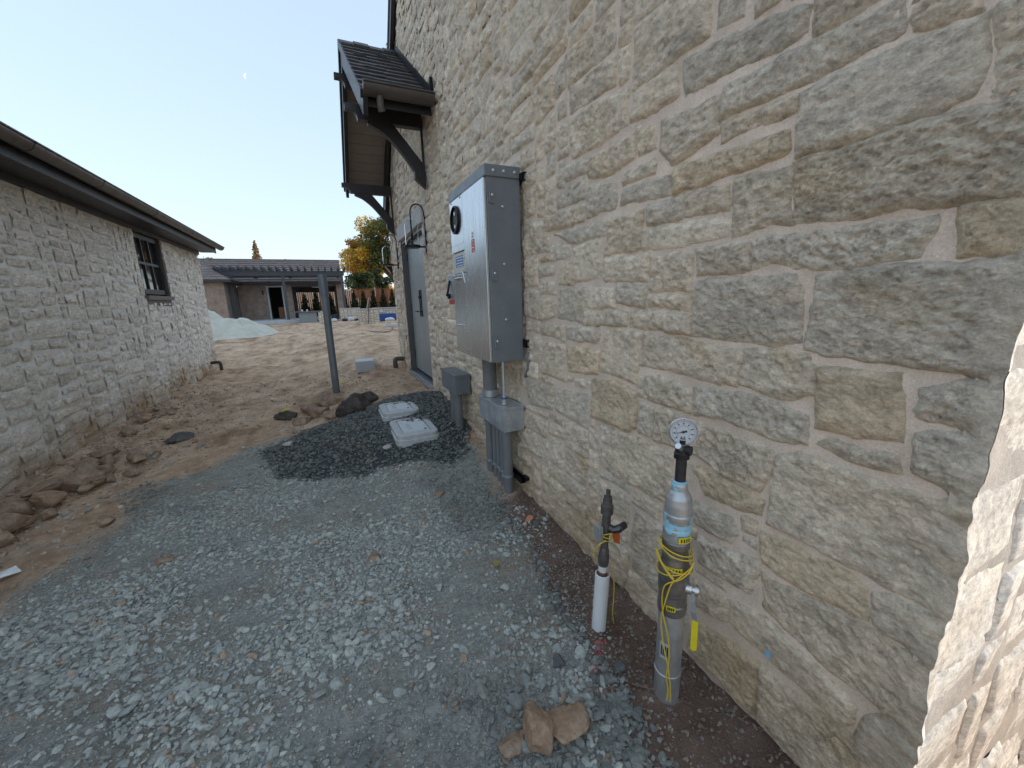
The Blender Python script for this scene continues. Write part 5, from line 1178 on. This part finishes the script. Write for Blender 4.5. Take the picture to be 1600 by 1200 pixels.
# roofs: stepped shingle courses
def roof_slope(x0, x1, ye, ze, yr, zr, n, name='roof', xin=0.0):
    m = MB(); dy = (yr - ye) / n; dz = (zr - ze) / n
    for k in range(n):
        a = (ye + dy * k, ze + dz * k); b = (ye + dy * (k + 1), ze + dz * (k + 1)); xl = x0 + xin * k / n
        m.prism([(x0 + xin * k / n, a[0], a[1]), (x0 + xin * (k + 1) / n, b[0], b[1] - .02), (x0 + xin * (k + 1) / n, b[0], b[1] + .012), (x0 + xin * k / n, a[0] - .02, a[1] + .045)], (x1 - x0 - xin * (k + .5) / n, 0, 0))
    o = m.build(name, MAT_ROOF2, ph); o['kind'] = 'stuff'; return o
roof_slope(-8.9, 1.30, 29.95, 2.93, 32.75, 4.52, 11); roof_slope(-8.9, 1.30, 35.55, 2.93, 32.75, 4.52, 6)
m = MB(); m.prism([(1.24, 30.5, 2.85), (1.24, 35.1, 2.85), (1.24, 32.75, 4.46)], (.03, 0, 0)); m.build('gable_end', MAT_SIDINGD, ph)
m = MB(); m.tube([(-8.9, 32.75, 4.55), (1.32, 32.75, 4.55)], .05, seg=6); m.build('ridge_cap', MAT_ROOF2, ph)
# hipped wing roof
m = MB(); n = 8
for k in range(n):
    t0, t1 = k / n, (k + 1) / n; y0, z0_ = 26.6 + 2.6 * t0, 2.92 + 1.25 * t0; y1, z1_ = 26.6 + 2.6 * t1, 2.92 + 1.25 * t1; xr0, xr1 = -4.55 - 2.0 * t0, -4.55 - 2.0 * t1
    m.add([(-9, y0, z0_ + .045), (xr0, y0, z0_ + .045), (xr1, y1, z1_ + .012), (-9, y1, z1_ + .012), (-9, y0, z0_ - .01), (xr0, y0, z0_ - .01)], [(0, 1, 2, 3), (4, 5, 1, 0)])
    m.add([(xr0, y0, z0_ + .045), (xr0, 32, z0_ + .045), (xr1, 32, z1_ + .012), (xr1, y1, z1_ + .012), (xr0, y0, z0_ - .01), (xr0, 32, z0_ - .01)], [(0, 1, 2, 3), (4, 5, 1, 0)])
o = m.build('wing_roof', MAT_ROOF2, ph); o['kind'] = 'stuff'
m = MB(); m.box((-9, 26.56, 2.80), (-4.5, 26.62, 2.93)); m.box((-4.56, 26.62, 2.80), (-4.5, 30.0, 2.93)); m.box((-9, 26.62, 2.79), (-4.56, 30.4, 2.80)); o = m.build('wing_fascia', MAT_FASCIA, ph)
m = MB(); m.box((-4.5, 29.9, 2.78), (1.32, 29.96, 2.93)); m.box((-4.5, 29.96, 2.78), (1.3, 30.49, 2.80)); m.build('fascia_board', MAT_FASCIA, ph)
# pergola
pg = empty('pergola', (-2, 28, FZ), 'slate grey pergola of posts, beam and close rafters in front of the pool house', 'pergola')
for x in (-4.74, -2.10, 1.17):
    m = MB(); m.box((x - .075, 27.92, .38), (x + .075, 28.08, 3.20)); m.box((x - .10, 27.90, .38), (x + .10, 28.10, .62)); m.build('post', MAT_SLATEP, pg)
m = MB(); m.box((-5.15, 27.90, 3.20), (1.32, 28.10, 3.47)); m.build('beam', MAT_SLATEP, pg)
m = MB(); m.box((-5.0, 29.72, 3.22), (1.32, 29.84, 3.46)); m.build('ledger', MAT_SLATEP, pg)
raf = None
for k in range(19):
    x = -5.35 + k * .372
    if raf is None:
        m = MB(); m.prism([(0, 27.25, 3.58), (0, 27.25, 3.70), (0, 29.9, 3.70), (0, 29.9, 3.471), (0, 27.6, 3.471)], (.07, 0, 0)); raf = m.build('rafter', MAT_SLATEP, pg); raf.location.x = x + 2 - 2
        base_x = x
        raf.location.x = x
    else:
        r2 = raf.copy(); COL.objects.link(r2); r2.parent = pg; r2.location.x = x
for x in (-3.6, -1.75, -.1, 1.0):
    m = MB(); m.lathe((x, 29.0, 3.1), (0, 0, 1), [(.10, 0), (.10, .12), (.03, .16), (.03, .371)], seg=12); m.build('spot_lamp', MAT_FASCIA, pg)
m = MB(); m.box((-5.0, 27.3, .30), (-.2, 30.49, FZ), bev=.02); tag(m.build('patio', simple('pale_concrete_slab', (.50, .53, .54), .8, var=.08, scale=3), None, (-2.5, 29, .3)), kind='structure')
# outdoor kitchen
ok = empty('outdoor_kitchen', (-1, 26.5, .42), 'grey outdoor counter with dark slab top beside the pergola post', 'counter')
m = MB(); m.box((-1.74, 26.35, 1.03), (-.30, 27.1, 1.09), bev=.008); m.build('counter_top', simple('dark_granite', (.13, .14, .14), .35), ok)
m = MB(); m.box((-1.44, 26.45, .40), (-.50, 27.0, 1.03)); m.build('counter_base', simple('grey_cement_board', (.27, .29, .285), .8, var=.1), ok)
for i, x in enumerate((-1.25, -.98)):
    m = MB(); m.lathe((x, 26.6, 1.09), (0, 0, 1), [(.05, 0), (.055, .09), (.05, .10)], seg=12); tag(m.build('white_tub', simple('white_tub_plastic', (.72, .72, .70), .5), None, (x, 26.6, 1.09)), ['left white tub on the dark outdoor counter', 'right white tub on the dark outdoor counter'][i], 'tub', 'tubs on the outdoor counter')
# low garden walls of pale stone
def low_wall(name, x0, x1, y, d, z0, z1, label, seed):
    t = empty(name, ((x0 + x1) / 2, y, z0), label, 'stone wall'); O = np.array([(x0 + x1) / 2, y, z0]); P = []
    nu, nv = int((x1 - x0) / CELL), int((z1 - .03 - z0) / CELL)
    for (u, v, w, h) in fill_rects(np.zeros((nv, nu), bool), np.random.default_rng(seed), CELL, (1.0, 1.7, 2.6), (.09, .14, .22)):
        P.append([rect_poly(x0 + u * CELL + .008, z0 + v * CELL + .008, x0 + (u + w) * CELL - .008, z0 + (v + h) * CELL - .008, RNG), 2])
    stone_wall(t, O, lambda u, v, dd: np.stack([u, y - dd, v], 1), P, np.array([0, 1, 0]), .004, .1, 0, seed, cap=60, rmax=.035)
    m = MB(); m.box((x0, y, z0 - .3), (x1, y + d, z1 - .03)); m.build('core', MAT_PLAINM, t)
    m = MB(); m.box((x0 - .03, y - .03, z1 - .03), (x1 + .03, y + d + .03, z1 + .03), bev=.01); m.build('cap_stone', MAT_LIME, t)
low_wall('garden_wall', .80, 1.95, 27.0, .35, .40, 1.16, 'low pale stone wall behind the two leaning stakes', 810)
low_wall('garden_wall', 1.52, 2.52, 22.0, .45, .36, 1.16, 'front low block of pale stone with two stakes leaning on it', 820)
low_wall('garden_wall', -.42, -.12, 26.4, .6, .40, 1.04, 'narrow pale stone pier at the right end of the outdoor counter', 830)
low_wall('garden_wall', 2.6, 4.4, 25.2, .35, .38, 1.14, 'low stone wall behind the blue cover, near the house corner', 840)
m = MB()
P = [(2.78, 24.0, .86), (3.65, 24.0, .84), (3.70, 24.9, .90), (2.75, 24.9, .90)]
m.box((2.78, 24.0, .40), (3.70, 24.9, .84), bev=.05); tag(m.build('blue_cover', simple('blue_tarpaulin', (.03, .075, .25), .5, var=.2, bump=.6, bscale=14), None, (3.2, 24.4, .4)), 'bright blue tarpaulin cover by the low stone wall', 'tarpaulin')
for i, (x, y, sx_, sz_, lab, mt) in enumerate(((3.25, 23.5, .55, .26, 'grey white sack in front of the blue cover', 'cement_bag'), (1.35, 26.5, .40, .30, 'white sack in front of the low pale wall', 'cement_bag'), (1.0, 26.5, .35, .2, 'dark sack left of the white sack', 'dark_bag'), (.50, 27.3, .4, .5, 'dark and white tool bag beside the pergola end post', 'dark_bag'), (.42, 26.3, .35, .25, 'white bucket-like sack beside the grey post top', 'cement_bag'), (1.72, 26.45, .3, .16, 'small dark lump right of the white sack', 'dark_bag'))):
    mat_ = bpy.data.materials.get(mt) or simple(mt, (.62, .64, .66) if mt == 'cement_bag' else (.03, .03, .04), .7, bump=.4, bscale=12)
    rng_ = np.random.default_rng(900 + i); v, f = ICO[3]; v = v * (1 + .18 * fbm(v[:, 0] * 2 + i, v[:, 1] * 2, v[:, 2] * 2, 3))[:, None] * np.array([sx_, sx_ * .7, sz_]) * .5
    o = mesh_np('sack', v, f, mat_); o.location = (x, y, .40 + sz_ * .42); tag(o, lab, 'sack', 'sacks by the garden walls')
for i, (a, b_, lab) in enumerate((((1.72, 21.75, .38), (2.08, 21.97, 1.72), 'pale wooden stake leaning on the front stone block, left one'), ((1.93, 21.72, .38), (2.06, 21.96, 1.62), 'dark metal stake leaning on the front stone block, right one'))):
    m = MB(); m.tube([a, b_], .022, seg=8); tag(m.build('stake', simple(['pale_stake', 'dark_stake'][i], [(.50, .40, .29), (.10, .10, .10)][i], .7), None, a), lab, 'stake')
for i, (x, y, s_) in enumerate(((2.55, 18.6, .5), (2.85, 18.9, .35), (2.35, 18.4, .28), (3.0, 18.5, .3))):
    rock('rock', x, y, (s_, s_ * .8, s_ * .4), .3 * i, MAT_PALEROCK, 300 + i, ['largest pale rock of the small pile by the house corner', 'pale rock behind the largest one of the pile', 'small pale rock at the left of the pile', 'pale rock at the right of the pile'][i], 'rock', 'pale rocks near the far house corner', sub=3)
m = MB(); P = sm([(x, y, float(gz_f(np.array([x]), np.array([y]))[0]) + .015) for x, y in ((1.2, 16.6), (1.6, 15.6), (2.0, 15.5), (2.3, 16.4), (2.5, 17.6))], 8)
m.tube(P, .02, seg=6); tag(m.build('hose', simple('brown_hose', (.16, .09, .07), .6), None, P[0]), 'thin brown hose curving over the dirt before the stone block', 'hose')
# sand pile
u = np.linspace(-7.0, -1.6, 70); v = np.linspace(18.6, 22.6, 46); U, V = np.meshgrid(u, v); sh = U.shape; U = U.ravel(); V = V.ravel()
r2 = np.sqrt(((U + 4.5) / 2.55) ** 2 + ((V - 20.6) / 1.75) ** 2); ridge = np.clip(1 - r2, 0, 1)
hh = .98 * ridge ** .85 * (1 + .55 * fbm(U * 1.9, V * 1.9, 6, 5)) + .12 * fbm(U * 3, V * 3, 2, 3) * np.clip(1.3 - r2, 0, 1)
zb = gz_f(U, V); Zp = np.where(r2 < 1.25, zb - .06 + np.maximum(hh, 0) + .06 * np.clip(1.2 - r2, 0, 1) * 2, zb - .1)
F = np.arange(len(U)).reshape(sh); F = np.stack([F[:-1, :-1], F[:-1, 1:], F[1:, 1:], F[1:, :-1]], -1).reshape(-1, 4)
sp_m = simple('pale_sand', (.60, .575, .47), .95, var=.14, scale=2.5, bump=.6, bscale=9)
o = mesh_np('sand_pile', np.stack([U + 4.5, V - 20.6, Zp - .3], 1), F, sp_m); o.location = (-4.5, 20.6, .3); tag(o, 'pale sand pile on the dirt past the corner of the left building', 'sand pile')

# ================================================================== FENCE, SHRUBS, TREES
mf = NT('redwood_fence'); fv = mf.mapv((7, 7, .2)); mf.color(mf.ramp(mf.vor(1, fv, 1), [(0, (.26, .09, .04)), (.5, (.42, .155, .065)), (1, (.56, .25, .11))])); mf.rough(.8); MAT_FENCE = mf.mat
fe = empty('fence', (3, 38, .4), 'reddish brown wooden board fence behind the pool house', 'fence')
m = MB(); rr = random.Random(5); x = -6.0
while x < 12:
    dz = rr.uniform(-.012, .012); m.box((x + .006, 38 + rr.uniform(-.008, .008), .30), (x + .142, 38.03, 2.60 + dz)); x += .148
o = m.build('fence_boards', MAT_FENCE, fe); o['kind'] = 'stuff'
m = MB(); m.box((-6, 37.96, 2.62), (12, 38.10, 2.67)); m.build('cap_rail', MAT_FENCE, fe)
def leaf_cloud(name, C, size, col, mat, parent, org, seed):
    rng = np.random.default_rng(seed); n = len(C); R = rand_rot(rng, n)
    q = np.array([(-.5, -.28, 0), (.15, -.34, .06), (.6, 0, 0), (.15, .34, .06), (-.5, .28, 0)]); s = size * rng.uniform(.6, 1.3, n)
    V = np.einsum('nij,vj->nvi', R, q) * s[:, None, None] + (C - org)[:, None, :]
    F = np.array([[0, 1, 3, 4]]); F2 = np.arange(n)[:, None] * 5
    Fq = (np.array([[0, 1, 3, 4]])[None] + (np.arange(n) * 5)[:, None, None]).reshape(-1, 4)
    return mesh_np(name, V.reshape(-1, 3), Fq, mat, parent, np.repeat(col, 5, 0), smooth=False)
ml = NT('leaves'); la = ml.attr('col').outputs[0]; ml.color(la); ml.rough(.6); ml.b.inputs['Specular IOR Level'].default_value = .25
tr = ml.n('ShaderNodeBsdfTranslucent'); ml.l(la, tr.inputs[0]); mx = ml.n('ShaderNodeMixShader'); mx.inputs[0].default_value = .35; ml.l(ml.b.outputs[0], mx.inputs[1]); ml.l(tr.outputs[0], mx.inputs[2]); ml.l(mx.outputs[0], ml.out.inputs[0]); MAT_LEAF = ml.mat
MAT_BARK = simple('grey_brown_bark', (.10, .075, .055), .9, var=.3, scale=12, bump=.6, bscale=30)
PAL = {'yellow': [(.92, .56, .06), (.88, .45, .05), (.80, .56, .09), (.55, .44, .08), (.24, .22, .07)], 'orange': [(.70, .33, .07), (.60, .26, .06), (.40, .22, .08), (.62, .40, .10)],
       'green': [(.075, .105, .040), (.10, .125, .045), (.14, .15, .05), (.06, .08, .035)], 'dark': [(.035, .055, .028), (.05, .07, .032), (.065, .085, .04)], 'lime': [(.20, .22, .05), (.28, .26, .06), (.14, .17, .05)],
       'conif': [(.24, .17, .08), (.32, .21, .09), (.14, .12, .06), (.42, .25, .10)], 'hedge': [(.05, .07, .03), (.075, .085, .04), (.035, .05, .025), (.11, .10, .05)]}
def tree(name, label, x, y, z0, H, crown_z, rad, n, leaf, pal, seed, cat='tree', group=None, blobs=16, trunk=.2, cone=False, pal2=None, rin=.45):
    rng = np.random.default_rng(seed); t = empty(name, (x, y, z0), label, cat, group); org = np.array([x, y, z0]); m = MB()
    m.tube([(x, y, z0 - .2), (x + .1 * trunk, y, z0 + .4 * crown_z), (x, y, z0 + crown_z), (x + rng.normal(0, .1), y, z0 + H * .9)], [trunk, trunk * .8, trunk * .6, trunk * .12], seg=9)
    cen = []
    for k in range(blobs):
        if cone:
            cen.append((np.array([x, y, z0]), .1)); continue
            f = (k + .5) / blobs; zz = crown_z + (H - crown_z) * f; rr_ = rad * (1 - f) ** .85 + .02; a = k * 2.4; cen.append((np.array([x + rr_ * .5 * math.cos(a), y + rr_ * .5 * math.sin(a), z0 + zz]), max(.1 * rad, rr_ * .62)))
        else:
            d = rng.normal(size=3); d /= np.linalg.norm(d); rr_ = rng.uniform(rin, .95)
            hc = (H + crown_z) / 2; hv = (H - crown_z) / 2
            c = np.array([x, y, z0 + hc]) + d * np.array([rad, rad, hv]) * rr_ * .8; cen.append((c, rng.uniform(.15, .34) * rad))
            if rr_ > .4: m.tube([(x, y, z0 + crown_z * rng.uniform(.8, 1.2)), tuple((np.array([x, y, z0 + crown_z]) + c) / 2 + rng.normal(0, .1 * rad, 3)), tuple(c)], [trunk * .42, trunk * .25, trunk * .06], seg=6, cap=False)
    m.build('trunk', MAT_BARK, t)
    if cone:
        f = 1 - np.sqrt(rng.uniform(0, 1, n)); lay = np.floor(f * H * 5) ; a = rng.uniform(0, 2 * math.pi, n)
        arm = .62 + .38 * np.cos(a * 5 + lay * 1.9) * (rng.uniform(.6, 1, n)); rr_ = rad * (1 - f) ** .8 * np.sqrt(rng.uniform(.08, 1, n)) * arm + .02
        Cc = np.stack([x + rr_ * np.cos(a), y + rr_ * np.sin(a), z0 + crown_z + (H - crown_z) * f - rr_ * .25], 1)
        P = np.array(PAL[pal]); col = P[rng.integers(0, len(P), n)] * rng.uniform(.6, 1.3, n)[:, None]
        leaf_cloud('crown', Cc, leaf, col, MAT_LEAF, t, org, seed + 1); return t
    w = np.array([r ** 2.2 for c, r in cen]); w /= w.sum(); idx = rng.choice(len(cen), n, p=w); d = rng.normal(size=(n, 3)); d /= np.linalg.norm(d, axis=1)[:, None]
    rr_ = np.array([cen[i][1] for i in idx]) * rng.uniform(.25, 1.12, n) ** .6
    Cc = np.array([cen[i][0] for i in idx]) + d * rr_[:, None] * np.array([1, 1, .8])
    tone = rng.uniform(.7, 1.3, len(cen))[idx]; P = np.array(PAL[pal]); col = P[rng.integers(0, len(P), n)]
    if pal2:
        use2 = (rng.random(len(cen)) < .3)[idx]; P2 = np.array(PAL[pal2]); col = np.where(use2[:, None], P2[rng.integers(0, len(P2), n)], col)
    col = col * tone[:, None] * rng.uniform(.75, 1.2, n)[:, None]
    leaf_cloud('crown', Cc, leaf, col, MAT_LEAF, t, org, seed + 1); return t
# columnar young trees along the fence
first = None
for i, (x, h) in enumerate(((-2.35, 1.75), (-1.45, 1.75), (-.62, 1.95), (.45, 1.9), (1.55, 1.9), (2.35, 1.85), (3.10, 1.95), (3.90, 2.0), (4.72, 2.05), (5.5, 2.0))):
    tree('young_tree', ['young evergreen at the left edge of the open bay', 'young evergreen seen through the open bay, second from left', 'young evergreen in the middle of the open bay', 'young evergreen seen right of the grey post through the bay', 'young evergreen right beside the pergola end post', 'young evergreen by the fence, second right of the pergola', 'young evergreen by the fence just behind the stakes', 'young evergreen by the fence right of the stakes', 'young evergreen by the fence nearest the house corner', 'young evergreen by the fence partly behind the lantern wall'][i], x, 37.0, .42, h + .25, .05, .56, 1500, .14, 'hedge', 500 + i, 'tree', 'young evergreens planted along the fence', 7, .035, True)
tree('maple_tree', 'yellow orange autumn tree right behind the pool house roof', 4.2, 46, .4, 8.9, 2.2, 3.1, 14000, .19, 'yellow', 601, blobs=40, trunk=.22, pal2='orange')
tree('oak_tree', 'large dark green tree with yellow patches, right of the autumn tree', 7.0, 44, .4, 11.6, 3.2, 3.7, 18000, .19, 'green', 602, blobs=46, trunk=.3, pal2='yellow')
tree('laurel_tree', 'low dark green bushy tree just above the fence', 3.5, 41.5, .4, 4.6, .6, 2.1, 9000, .14, 'green', 603, blobs=20, trunk=.12)
tree('laurel_tree', 'low dark green tree above the fence, left of the gap of sky', 5.1, 42.0, .4, 4.6, .6, 1.6, 7000, .14, 'dark', 604, blobs=18, trunk=.12)
tree('tall_tree', 'tall tree with thin orange top seen past the canopy and house eave', 8.0, 33, .4, 21.5, 8.5, 3.0, 11000, .22, 'orange', 605, blobs=30, trunk=.32)
tree('maple_tree', 'small yellow tree low by the house corner beyond the fence', 6.9, 50, .4, 3.6, 1.2, 1.6, 3500, .16, 'yellow', 606, blobs=14, trunk=.1)
tree('conifer_tree', 'pointed brownish conifer rising behind the pool house roof', -7.0, 60, .4, 9.0, 1.0, 2.0, 6000, .26, 'conif', 607, blobs=26, trunk=.2, cone=True)
tree('conifer_tree', 'small faint conifer top right of the pointed conifer', -4.9, 75, .4, 8.4, 1.5, 1.1, 2200, .25, 'conif', 608, blobs=18, trunk=.16, cone=True)
tree('bush_tree', 'yellow green crown peeking over the pool house roof at far left', -12.5, 60, .4, 7.8, 3.0, 1.9, 4500, .22, 'lime', 609, blobs=18, trunk=.2)
# ================================================================== SUN BLOCK: unseen house added off to the right to shade the yard
nb = empty('sun_block_house', (22, 20, 0), 'added unseen house shape beyond the right edge, there to shade the yard', 'house')
m = MB(); m.box((18, 3.5, -.3), (27, 33.5, 6.4)); m.build('wall', simple('beige_render', (.42, .38, .32), .9), nb)
m = MB(); m.prism([(17.5, 3, 6.3), (27.5, 3, 6.3), (22.5, 3, 9.2)], (0, 31, 0)); m.build('roof', MAT_SHAKE, nb)
for y in (11, 15, 19, 23, 27, 31):
    for z in (1.0, 4.0):
        m = MB(); m.box((17.96, y - .6, z), (18.0, y + .6, z + 1.4)); w_ = m.build('window', MAT_FRAMEW, nb); m = MB(); m.box((17.95, y - .52, z + .08), (17.965, y + .52, z + 1.32)); m.build('pane', MAT_GLASS, w_)
# ================================================================== MOON
mo = NT('moon_glow'); em = mo.n('ShaderNodeEmission'); em.inputs[0].default_value = (1.0, .98, .94, 1); em.inputs[1].default_value = .32; mo.l(em.outputs[0], mo.out.inputs[0])
MD = np.array([-51.5, 600.0, 260.7]); L = np.linalg.norm(MD); Rm = 2.6
n_ = MD / L; rt_ = np.cross(n_, [0, 0, 1]); rt_ /= np.linalg.norm(rt_); up_ = np.cross(rt_, n_)
a0 = math.radians(-14); r_ = rt_ * math.cos(a0) + up_ * math.sin(a0); u_ = -rt_ * math.sin(a0) + up_ * math.cos(a0)
vs = []; K = 16; J = 6
for k in range(K + 1):
    t = -math.pi / 2 + math.pi * k / K
    for j in range(J + 1):
        ph_ = math.radians(180) - j / J * math.radians(52)     # the sunlit limb of the sphere only
        vs.append(Rm * (r_ * math.cos(t) * math.cos(ph_) + u_ * math.sin(t) - n_ * math.cos(t) * math.sin(ph_)))
fs = [(k * (J + 1) + j, k * (J + 1) + j + 1, (k + 1) * (J + 1) + j + 1, (k + 1) * (J + 1) + j) for k in range(K) for j in range(J)]
mn = mesh_np('moon', np.array(vs), np.array(fs), mo.mat); mn.location = MD; tag(mn, 'pale crescent moon in the upper left sky', 'moon')

print('OBJECTS', len(bpy.data.objects), 'TRIS', sum(len(o.data.polygons) * 2 for o in bpy.data.objects if o.type == 'MESH'))
